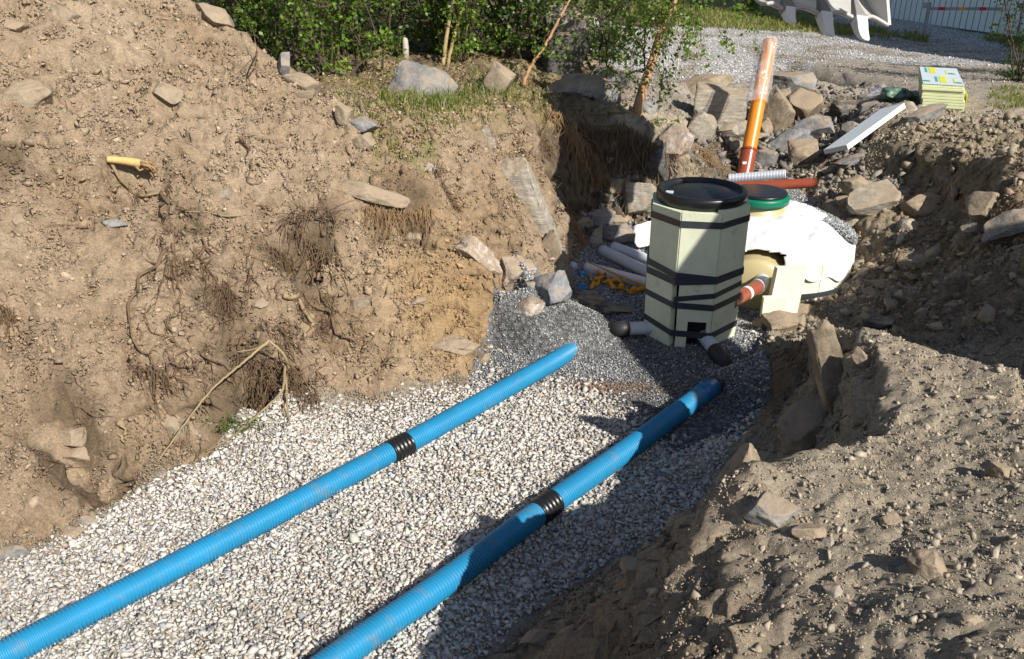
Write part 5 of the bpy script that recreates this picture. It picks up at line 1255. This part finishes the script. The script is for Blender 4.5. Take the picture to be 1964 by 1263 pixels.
rootlet("root", [(975, 215), (990, 260), (1010, 300), (1030, 330), (1020, 352)], .005, .002, 'root', "thin root over the tall leaning slab", seed=25, twigs=5)
# sticks at the toe
def stick(pts, r0, r1, mat, label, seed, extra=()):
    T = [(spline(pts, 40) + RNG.normal(size=(40, 3)) * .0015, np.linspace(r0, r1, 40))] + [(spline(e, 20), np.linspace(a, b, 20)) for e, a, b in extra]
    o = tubes_obj("stick", T, M[mat], None, 8); recenter(o); return tag(o, label, "stick")
sA = on(518, 668, .16); sB = on(400, 770, .14); sC = on(302, 886, .02)
stick([sA, (sA + sB) / 2 + np.array([0, 0, .005]), sB, sC], .008, .004, 'stick_dull', "long straight pale stick leaning from the root mass down to the gravel", 1,
      extra=[([sA, on(545, 690, .12), on(555, 712, .05)], .007, .008), ([sA, on(490, 680, .12), on(455, 682, .08)], .006, .003)])
sA = on(548, 712, .10); stick([sA, on(542, 760, .12), on(500, 800, .10), on(440, 845, .04), on(395, 868, .02)], .008, .004, 'wood_stick', "bent stick reaching down to the gravel behind the green sprig", 2, extra=[([on(550, 730, .1), on(552, 790, .08), on(556, 815, .03), on(545, 860, .01)], .006, .003)])
rr = np.random.default_rng(8)
def fringe(name, pix, n, ln, spread, mat, label, r=.0022, up=.03, down=1.0, seed=0, cat="roots", fan_=0.0):
    g_ = np.random.default_rng(seed); T = []
    P0 = [on(a, b, up) for a, b in pix]
    for k in range(n):
        t = g_.uniform(0, len(P0) - 1.001); i = int(t); c = P0[i] * (1 - t + i) + P0[i + 1] * (t - i) + g_.normal(size=3) * .015
        d = g_.normal(size=3) * spread + np.array([fan_ * g_.uniform(-.2, 1), -.25, -down]); L_ = ln * g_.uniform(.4, 1.2); m_ = 9
        st = np.cumsum(d + np.cumsum(g_.normal(size=(m_, 3)) * .22, 0) + np.array([0, 0, -.05]) * np.arange(m_)[:, None], 0) * L_ / m_ / 1.2
        rr_ = r * g_.uniform(.4, 1.5); T.append((np.vstack([c, c + st]), np.linspace(rr_, rr_ * .4, m_ + 1)))
    o = tubes_obj(name, T, M[mat], None, 4); recenter(o); return tag(o, label, cat)
fringe("root_tangle", [(550, 425), (600, 402), (650, 425)], 75, .15, .75, 'root', "bristling root crown with broken roots in the middle of the left bank", .003, .06, .3, 1)
fringe("root_tangle", [(560, 440), (600, 470), (640, 500)], 110, .24, .35, 'root_fine', "dense dark roots hanging below the root crown", .003, .03, 1.0, 2)
fringe("root_tangle", [(470, 470), (530, 480), (560, 500)], 120, .18, .4, 'root_fine', "matted fine roots left of the root crown", .0025, .02, 1.0, 3)
fringe("root_tangle", [(430, 540), (445, 560)], 70, .14, .45, 'root_fine', "small tangled root mat above a dark hole", .0022, .02, 1.0, 4)
fringe("root_tangle", [(335, 440), (350, 470), (350, 520)], 90, .2, .35, 'root_fine', "fine roots trailing under the long pale root", .0022, .02, 1.0, 5)
fringe("root_tangle", [(450, 690), (520, 700), (570, 715)], 130, .22, .5, 'root_fine', "dark root bundle behind the leaning stick", .003, .05, .9, 6)
fringe("root_tangle", [(480, 740), (560, 740)], 80, .18, .4, 'root_fine', "lower root bundle above the green sprig", .003, .05, 1.0, 7)
fringe("root_tangle", [(700, 395), (760, 410), (830, 400)], 190, .15, .3, 'root_dry', "reddish dry root fringe hanging under the flat stone of the bank", .002, .03, 1.1, 8)
fringe("root_tangle", [(835, 300), (850, 360), (880, 400)], 150, .16, .4, 'root_fine', "dark heathery root mat in the middle of the bank", .0018, .02, 1.0, 9)
fringe("root_tangle", [(0, 590), (25, 600)], 60, .12, .4, 'root_fine', "small dark root mat at the left edge of the photo", .002, .02, 1.0, 10)
fringe("root_tangle", [(880, 250), (960, 240), (1030, 240)], 160, .16, .35, 'root_dry', "roots hanging from the grassy edge above the tall slab", .0018, .02, 1.1, 11)
fringe("root_tangle", [(1050, 215), (1080, 225), (1105, 245)], 220, .30, .28, 'root_dry', "golden brown root curtain at the corner of the recess", .0022, .05, 1.2, 12)
fringe("root_tangle", [(1110, 240), (1170, 255), (1240, 270)], 260, .35, .3, 'root_fine', "dark root curtain over the shaded recess wall", .0025, .04, 1.2, 13)
fringe("root_tangle", [(1290, 292), (1330, 285), (1360, 300)], 190, .28, .35, 'root_dry', "reddish root mat spreading right of the recess towards the pipe", .0028, .05, .9, 14, fan_=1.0)
fringe("root_tangle", [(1085, 390), (1100, 430), (1120, 460)], 160, .12, .5, 'root_dry', "lit brown root mat low at the recess corner", .002, .03, .8, 15)
fringe("root_tangle", [(760, 585), (830, 600), (850, 590)], 60, .10, .5, 'root', "thin scattered roots over the yellow subsoil", .0015, .015, .8, 16)
fringe("root_tangle", [(1200, 345), (1210, 380)], 60, .2, .25, 'root_dry', "single roots hanging in front of the lit recess rock", .0022, .10, 1.2, 17)
fringe("root_tangle", [(895, 640), (930, 665)], 60, .09, .4, 'root_dry', "small root tuft at the lower corner of the bank", .0018, .02, 1.0, 18)

fringe("root_tangle", [(1100, 262), (1130, 290), (1160, 330)], 200, .34, .3, 'root_dry', "long thin roots hanging free in the mouth of the dark recess", .002, .10, 1.3, 19)
fringe("root_tangle", [(1180, 240), (1230, 262), (1275, 300)], 220, .30, .35, 'root', "thick root curtain under the leaning birch", .003, .08, 1.2, 20)
fringe("root_tangle", [(240, 345), (330, 430), (420, 470)], 60, .10, .5, 'root_fine', "scattered hair roots under the peeled branch", .0018, .02, .8, 21)
fringe("root_tangle", [(620, 560), (640, 600), (600, 640)], 70, .16, .4, 'root_fine', "fine roots beside the hooked thick root", .002, .03, 1.0, 22)
fringe("root_tangle", [(315, 790), (370, 830), (400, 850)], 40, .10, .6, 'root_fine', "little roots around the slab at the foot of the bank", .002, .02, .8, 23)
for q_ in [((300, 450), (330, 520), .16, "fine roots beside the thin mauve stone"), ((400, 520), (440, 600), .18, "tangled roots round the dark hole left of the root loop"), ((500, 620), (560, 640), .16, "fine roots just under the root loop"), ((250, 700), (310, 720), .14, "thin roots where the long curving root ends"), ((560, 760), (610, 760), .12, "short roots at the bank foot right of the green sprig"), ((1020, 240), (1060, 300), .2, "roots trailing past the tall slab's edge")]:
    fringe("root_tangle", [q_[0], ((q_[0][0] + q_[1][0]) / 2 + 8, (q_[0][1] + q_[1][1]) / 2), q_[1]], 75, q_[2], .4, 'root_fine', q_[3], .0022, .025, 1.0, int(q_[0][0]))
g_ = np.random.default_rng(77); T = []
for k in range(36):
    x0, y0 = g_.uniform(285, 690), g_.uniform(430, 700); m_ = g_.integers(4, 7); pts_ = [(x0, y0)]
    for _ in range(m_): pts_.append((pts_[-1][0] + g_.normal(0, 13), pts_[-1][1] + g_.uniform(8, 26)))
    P = root_path(pts_, .018, 30, .012, k); r0 = g_.uniform(.003, .0065); T.append((P, np.linspace(r0, .0012, 30)))
    for _ in range(7):
        i = g_.integers(2, 28); d_ = g_.normal(size=3) * np.array([1, .5, 1]); d_[2] -= .5; ln_ = g_.uniform(.04, .14)
        T.append((P[i] + np.cumsum(np.vstack([np.zeros(3)] + [(d_ + g_.normal(size=3) * .6) for _ in range(7)]), 0) * ln_ / 10, np.linspace(.0018, .0007, 8)))
o = tubes_obj("thin_roots", T, M['root_fine'], None, 5); recenter(o); o["kind"] = "stuff"; tag(o, "thin dark roots trailing down the middle of the left bank", "roots")
# plants -----------------------------------------------------------------------
def leaf_mesh(P, size, rng, droop=.3):
    n = len(P); R = rotmats(n, rng); s = size * rng.uniform(.6, 1.25, n)
    base = np.array([[0, 0, 0], [.42, .38, .05], [1.0, 0, -.08], [.42, -.38, .05]]); V = np.einsum('nij,vj->nvi', R, base) * s[:, None, None] + P[:, None, :]
    f = np.array([[0, 1, 2], [0, 2, 3]])[None] + (np.arange(n) * 4)[:, None, None]; return V.reshape(-1, 3), f.reshape(-1, 3), n
def shrub(px, base, h, w, nst, nleaf, leaf, label, name="shrub", cat="shrub", lsize=.035, bark='bark_dark', lm='leaf', seed=1, group="bushes behind the heap", lean=(0, 0), trunk_r=.012, low=.12):
    g_ = np.random.default_rng(seed); b = np.asarray(base, float); root = thing(name, label, cat, b, group); T = []; LP = []
    for k in range(nst):
        a_ = g_.uniform(0, 2 * PI); out = g_.uniform(.1, 1) * w; top = b + np.array([out * math.cos(a_) + lean[0], out * math.sin(a_) + lean[1], h * g_.uniform(.65, 1.05)])
        st = b + np.array([g_.normal() * w * .12, g_.normal() * w * .12, -.05]); mid_ = (st + top) / 2 + g_.normal(size=3) * .08 * h; mid_[:2] += (st - top)[:2] * .15
        P = spline([st, mid_, top], 18); P[1:] += g_.normal(size=(17, 3)) * .008; T.append((P, np.linspace(trunk_r, .003, 18)))
        for j in range(int(10 + h * 5)):
            i = g_.integers(int(18 * low), 18); d_ = g_.normal(size=3); d_[2] = abs(d_[2]) * .3 - .1; d_ /= np.linalg.norm(d_); L_ = g_.uniform(.15, .5) * w * 1.1
            Q = P[i] + d_ * np.linspace(0, 1, 6)[:, None] * L_ + np.cumsum(g_.normal(size=(6, 3)), 0) * .015; Q[:, 2] -= np.linspace(0, 1, 6) ** 2 * L_ * .25
            T.append((Q, np.linspace(.0035, .0012, 6))); LP.append(Q)
    tubes_obj("stems", T, M[bark], root, 5)
    LP = np.array(LP); ii = g_.integers(0, len(LP), nleaf); tt = g_.uniform(.15, 1, nleaf) * 4.99; i0 = tt.astype(int); f = (tt - i0)[:, None]
    P = LP[ii, i0] * (1 - f) + LP[ii, i0 + 1] * f + g_.normal(size=(nleaf, 3)) * .028
    V, Fc, n = leaf_mesh(P, lsize, g_); tn = np.repeat(np.clip(g_.normal(.45, .28, n), 0, 1), 4)
    np_obj("foliage", V, Fc, M[lm], root, tint=tn); return root
rr = np.random.default_rng(99)
# front row on the bench (px,py = foot), h, w, label
SHR = [((430, 60), 2.3, 1.4, 1.0, 'leaf_dark', "dark leafy bush behind the top of the earth heap"),
       ((500, 110), 2.1, 1.5, .8, 'leaf', "bright green bush just behind the ridge of the heap"),
       ((570, 150), 2.0, 1.3, .7, 'leaf', "leafy bush left of the white stump"),
       ((640, 160), 1.9, 1.3, .7, 'leaf', "low thick bush over the end of the ridge"),
       ((700, 150), 1.9, 1.5, .65, 'leaf', "light green bush directly left of the bench boulder"),
       ((765, 120), 1.9, 1.6, .6, 'leaf_dark', "bush behind the white stump"),
       ((840, 118), 1.9, 1.6, .6, 'leaf', "thin birch bush above the bench boulder"),
       ((900, 130), 1.9, 1.6, .65, 'leaf', "bush right of the twin tan stems"),
       ((945, 110), 1.9, 1.5, .6, 'leaf', "bush with big pale leaves left of the dark boulder"),
       ((985, 118), 1.9, 1.4, .5, 'leaf', "small bush beside the tall dark boulder")]
for k, ((px, py), zz, h, w, lm, lab) in enumerate(SHR):
    zb0 = 1.25 if k > 2 else 1.2; p = W(px, py, zb0) if py > 100 else W(px, py + 60, 1.2) + np.array([0, .6, 0]); p[2] = float(hgt(p[0], p[1]))
    shrub(px, p, h * 1.25, w, 5, 1500, None, lab, lm=lm, seed=200 + k, lsize=.044)
BK = [(-3.6, 9.2), (-2.6, 9.6), (-1.7, 9.3), (-.8, 9.7), (.1, 9.5), (.9, 9.9), (-4.6, 9.0), (-3.0, 11.5), (-1.2, 11.8), (.4, 11.6), (-5.5, 10.5), (-2.1, 13.8), (-.2, 14), (1.3, 13)]
WHERE = ["behind the earth heap at the far left", "behind the ridge of the heap", "behind the white stump", "behind the bench boulder", "between the boulders", "left of the gravel road", "far left behind the heap", "deep in the thicket left", "deep in the thicket centre", "deep in the thicket right", "deepest left", "at the back of the thicket", "at the back beside the road", "at the back right of the thicket"]
for k, (x, y) in enumerate(BK):
    shrub(0, (x, y, float(hgt(x, y))), 2.7 + (k % 3) * .3, 1.1, 7, 3000, None, "tall dark bush " + WHERE[k], lm='leaf_dark', seed=300 + k, lsize=.055, group="bushes behind the heap", trunk_r=.02, low=.03)
# saplings with visible trunks
def sapling(foot, pts, r0, mat, label, nleaf, seed, name="birch_sapling", lsize=.036, spread=.5, leafz=0.3, lm='leaf', droop=.5, twigs=26):
    g_ = np.random.default_rng(seed); P = spline(pts, 40); P[1:] += g_.normal(size=(39, 3)) * .004; root = thing(name, label, "tree", P[0])
    tubes_obj("trunk", [(P, np.linspace(r0, r0 * .45, 40))], M[mat], root, 10); T = []; LP = []
    for j in range(twigs):
        i = g_.integers(int(40 * leafz), 40); d_ = g_.normal(size=3); d_[2] = abs(d_[2]) * .5; d_ /= np.linalg.norm(d_); L_ = g_.uniform(.4, 1) * spread
        Q = P[i] + d_ * np.linspace(0, 1, 9)[:, None] * L_ + np.cumsum(g_.normal(size=(9, 3)), 0) * .014; Q[:, 2] -= np.linspace(0, 1, 9) ** 2.2 * L_ * droop; T.append((Q, np.linspace(.006, .0014, 9)))
        for _ in range(3):
            i2 = g_.integers(2, 9); d2 = g_.normal(size=3) * .6; d2[2] -= droop * 1.2; Q2 = Q[i2] + d2 * np.linspace(0, 1, 9)[:, None] * L_ * .35 + np.cumsum(g_.normal(size=(9, 3)), 0) * .007; T.append((Q2, np.linspace(.002, .0008, 9))); LP.append(Q2)
        LP.append(Q)
    tubes_obj("branches", T, M['bark_dark'], root, 5)
    LP = np.array(LP); ii = g_.integers(0, len(LP), nleaf); tt = g_.uniform(.2, 1, nleaf) * 7.99; i0 = tt.astype(int); f = (tt - i0)[:, None]
    Pp = LP[ii, i0] * (1 - f) + LP[ii, i0 + 1] * f + g_.normal(size=(nleaf, 3)) * .02
    V, Fc, n = leaf_mesh(Pp, lsize, g_); np_obj("crown", V, Fc, M[lm], root, tint=np.repeat(np.clip(g_.normal(.5, .3, n), 0, 1), 4)); return root
f0 = W(850, 128, 1.3); d0 = (f0 - CAM) @ np.array([0, CP, -SP])
sapling(f0, [f0, D(856, 70, d0), D(868, 10, d0), D(878, -60, d0), D(890, -160, d0 + .2), D(880, -300, d0 + .3)], .022, 'bark_tan', "left of two slim tan birch stems above the bench boulder", 900, 401, leafz=.45)
sapling(f0, [f0 + np.array([.04, .03, 0]), D(868, 80, d0), D(884, 20, d0), D(897, -50, d0), D(925, -160, d0), D(940, -300, d0)], .018, 'bark_tan', "right of two slim tan birch stems above the bench boulder", 900, 402, leafz=.45)
p_ = W(778, 122, 1.28); dd_ = (p_ - CAM) @ np.array([0, CP, -SP]); vs, q, t = tube_arrays([p_ - np.array([0, 0, .1]), D(778, 90, dd_), D(777, 76, dd_), D(776, 68, dd_)], [.035, .032, .028, .006], 14)
o = np_obj("birch_stump", vs, np.vstack([q[:, [0, 1, 2]], q[:, [0, 2, 3]], t]), M['bark_white'], None, smooth=True); recenter(o); tag(o, "short white broken birch stump among the bushes", "stump")
f0 = W(1003, 165, 1.22); d0 = (f0 - CAM) @ np.array([0, CP, -SP])
sapling(f0, [f0, D(1015, 130, d0), D(1040, 95, d0), D(1075, 30, d0), D(1120, -60, d0), D(1150, -200, d0)], .02, 'bark_copper', "slanting reddish birch stem beside the tall dark boulder", 500, 403, leafz=.35, spread=.4)
# the leaning birch
f0 = W(1222, 210, 1.03); d0 = (f0 - CAM) @ np.array([0, CP, -SP])
sapling(f0, [f0 - np.array([0, 0, .1]), f0, D(1236, 160, d0), D(1250, 118, d0), D(1262, 80, d0), D(1275, 45, d0), D(1290, 10, d0), D(1310, -60, d0), D(1340, -180, d0 - .1), D(1350, -330, d0 - .2)], .048, 'bark_copper', "leaning copper barked birch at the edge of the recess", 3200, 404, name="leaning_birch", leafz=.55, spread=1.2, droop=.8, lsize=.042, twigs=60)
f1 = W(1236, 180, 1.03); d1_ = d0
sapling(f1, [f1, D(1236, 120, d0), D(1238, 60, d0), D(1243, 0, d0), D(1250, -90, d0)], .008, 'bark_dark', "thin dark sapling stem crossing the leaning birch", 350, 405, leafz=.15, spread=.45, droop=.5, twigs=18)
f1 = W(1160, 168, 1.1); sapling(f1, [f1, D(1165, 100, d0), D(1150, 20, d0), D(1140, -100, d0)], .008, 'bark_dark', "thin dark sapling behind the recess rocks", 550, 406, leafz=.2, spread=.6, droop=.5, twigs=22)
f1 = W(1440, 30, .8) + np.array([0, 0, 0]); f1[2] = float(hgt(f1[0], f1[1])); shrub(0, f1, 1.8, .9, 6, 1600, None, "small green bush beyond the gravel left of the bucket", seed=501, lsize=.07, group=None)
f1 = W(1320, 20, .85); f1[2] = float(hgt(f1[0], f1[1])); shrub(0, f1, 1.2, .9, 5, 1200, None, "low roadside bush beyond the leaning birch", seed=502, lsize=.07, group=None)
f1 = W(1560, 20, .8); f1[2] = float(hgt(f1[0], f1[1])); 
# bush at the right edge
f1 = W(1955, 160, .85); f1[2] = float(hgt(f1[0], f1[1])); shrub(0, f1, 1.7, .55, 9, 1700, None, "dark twiggy willow bush at the right edge of the photo", seed=503, lsize=.04, lm='leaf_dark', group=None, low=.02)
f1 = f1 + np.array([1.1, .2, 0]); shrub(0, f1, 2.2, .9, 9, 2600, None, "denser dark bush farther right of the willow bush", seed=504, lsize=.05, lm='leaf_dark', group=None, low=.02)

# grass
def grass(name, poly, n, hmin, hmax, seed, label, tmean=.4, wid=.004):
    g_ = np.random.default_rng(seed); pw = [W(a, b, z) for a, b, z in poly]; xs = [p[0] for p in pw]; ys = [p[1] for p in pw]
    x = g_.uniform(min(xs), max(xs), n * 3); y = g_.uniform(min(ys), max(ys), n * 3); den = fbm2(x, y, 5, 3, seed) + g_.normal(0, .15, len(x))
    m = inpoly(pw, x, y) & (den > -.02); x, y = x[m][:n], y[m][:n]; z = hgt(x, y); n = len(x); h = g_.uniform(hmin, hmax, n); a = g_.uniform(0, 2 * PI, n)
    lx, ly = g_.normal(0, .45, n) * h, g_.normal(0, .45, n) * h; P = np.stack([x, y, z - .005], -1); wv = np.stack([np.cos(a), np.sin(a), 0 * a], -1) * wid
    M1 = P + np.stack([lx * .3, ly * .3, h * .6], -1); T1 = P + np.stack([lx, ly, h * .9], -1)
    V = np.stack([P - wv, P + wv, M1 + wv * .7, M1 - wv * .7, T1], 1).reshape(-1, 3); b = (np.arange(n) * 5)[:, None]
    f = np.concatenate([b + np.array([0, 1, 2]), b + np.array([0, 2, 3]), b + np.array([3, 2, 4])], 0)
    o = np_obj(name, V, f, M['grass'], tint=np.repeat(np.clip(g_.normal(tmean, .35, n), 0, 1), 5)); o["kind"] = "stuff"; tag(o, label, "grass")
grass("bench_grass", [(640, 165, 1.28), (650, 215, 1.3), (720, 255, 1.31), (830, 245, 1.29), (960, 212, 1.24), (1050, 202, 1.15), (1060, 170, 1.1), (900, 150, 1.25)], 3800, .02, .08, 601, "green and dry grass on the bench below the bushes", .55)
grass("bench_tufts", [(720, 195, 1.3), (760, 225, 1.3), (860, 215, 1.28), (1000, 190, 1.2), (980, 175, 1.2), (860, 185, 1.28)], 1300, .05, .15, 602, "taller bright green grass tufts in front of the bench boulder", .2)
grass("verge_grass", [(1180, 40, .88), (1300, 52, .84), (1480, 62, .78), (1620, 72, .74), (1780, 84, .71), (1780, 74, .72), (1600, 50, .78), (1400, 25, .82), (1200, 20, .9)], 9000, .05, .16, 603, "green and straw coloured verge between the road and the gravel bank", .5, .008)
grass("corner_grass", [(1880, 68, .8), (2050, 80, .8), (2050, 130, .78), (1900, 84, .74)], 2500, .05, .15, 604, "grass around the bush at the right edge", .3, .007)
grass("corner_grass", [(1890, 205, .92), (2060, 215, .95), (2060, 175, .9), (1900, 170, .87)], 1500, .03, .09, 605, "short grass on the bare ground right of the board stack", .4, .005)
def sprig(px, py, n, seed, label):
    g_ = np.random.default_rng(seed); c = on(px, py, .03); T = []; LP = []
    for k in range(n):
        d_ = np.array([g_.normal() * 1.2, -.5, g_.uniform(-.4, .3)]); Q = c + g_.normal(size=3) * np.array([.05, .02, .02]) + d_ * np.linspace(0, 1, 6)[:, None] * .09; T.append((Q, .0015)); LP.append(Q)
    root = thing("heather_sprig", label, "plant", c); tubes_obj("stems", T, M['bark_dark'], root, 4); LP = np.array(LP).reshape(-1, 3); P = LP[g_.integers(0, len(LP), n * 16)] + g_.normal(size=(n * 16, 3)) * .007
    V, Fc, k_ = leaf_mesh(P, .014, g_); np_obj("foliage", V, Fc, M['leaf'], root, tint=np.repeat(np.clip(g_.normal(.3, .3, k_), 0, 1), 4))
sprig(455, 812, 14, 701, "green heather sprig under the leaning stick at the foot of the bank")
sprig(1175, 250, 10, 702, "small green plant rooted in the dark recess wall")
sprig(1260, 232, 12, 703, "small green plant at the foot of the leaning birch")
sprig(1165, 215, 12, 704, "small green plant on the lip of the recess")

g_ = np.random.default_rng(640); pw = [W(a, b, 1.27) for a, b in [(590, 165), (640, 215), (720, 262), (840, 255), (960, 225), (1060, 205), (1080, 140), (700, 130)]]
x = g_.uniform(-2.0, .9, 26000); y = g_.uniform(5.6, 9.0, 26000); m = inpoly(pw, x, y) & (fbm2(x, y, 4, 3, 5) + g_.normal(0, .2, len(x)) > -.25); x, y = x[m], y[m]
P = np.stack([x, y, hgt(x, y) + .008], -1); V, Fc, n = leaf_mesh(P, .022, g_)
pal = np.array([[.30, .22, .13], [.22, .14, .08], [.42, .34, .22], [.15, .10, .065], [.35, .22, .10]]); tn = np.repeat(pal[g_.integers(0, 5, n)] * g_.normal(1, .15, (n, 1)), 4, 0)
o = np_obj("leaf_litter", V, Fc, M['soil'], tint=np.clip(tn, .02, .8)); o["kind"] = "stuff"; tag(o, "dry brown leaf litter on the bench under the bushes", "litter")

g_ = np.random.default_rng(901); P0 = np.array([W(a, b, 0) for a, b in [(0, 1075), (160, 1008), (300, 918), (400, 870), (500, 828), (620, 792), (740, 776), (850, 752), (900, 735)]])
t_ = g_.uniform(0, 7.999, 9000); i_ = t_.astype(int); f_ = (t_ - i_)[:, None]; q_ = P0[i_] * (1 - f_) + P0[i_ + 1] * f_; off = np.abs(g_.exponential(.075, 9000)); cl_ = fbm2(q_[:, 0], q_[:, 1], 4, 2, 3)
off *= np.clip(1 + 1.5 * cl_, .3, 2.5); x = q_[:, 0] + off * .6 - .03; y = q_[:, 1] - off * .8 + .03; s__ = g_.lognormal(math.log(.0055), .45, 9000)
c_ = np.array([.30, .24, .17]) * g_.normal(1, .14, (9000, 1)); scatter("soil_spill", np.stack([x, y, hgt(x, y) + .012], -1), np.clip(s__, .002, .03), SH_S, np.clip(c_, .03, .6), M['soil'], g_, label="brown crumbs spilled from the left bank onto the edge of the pale gravel", cat="soil")
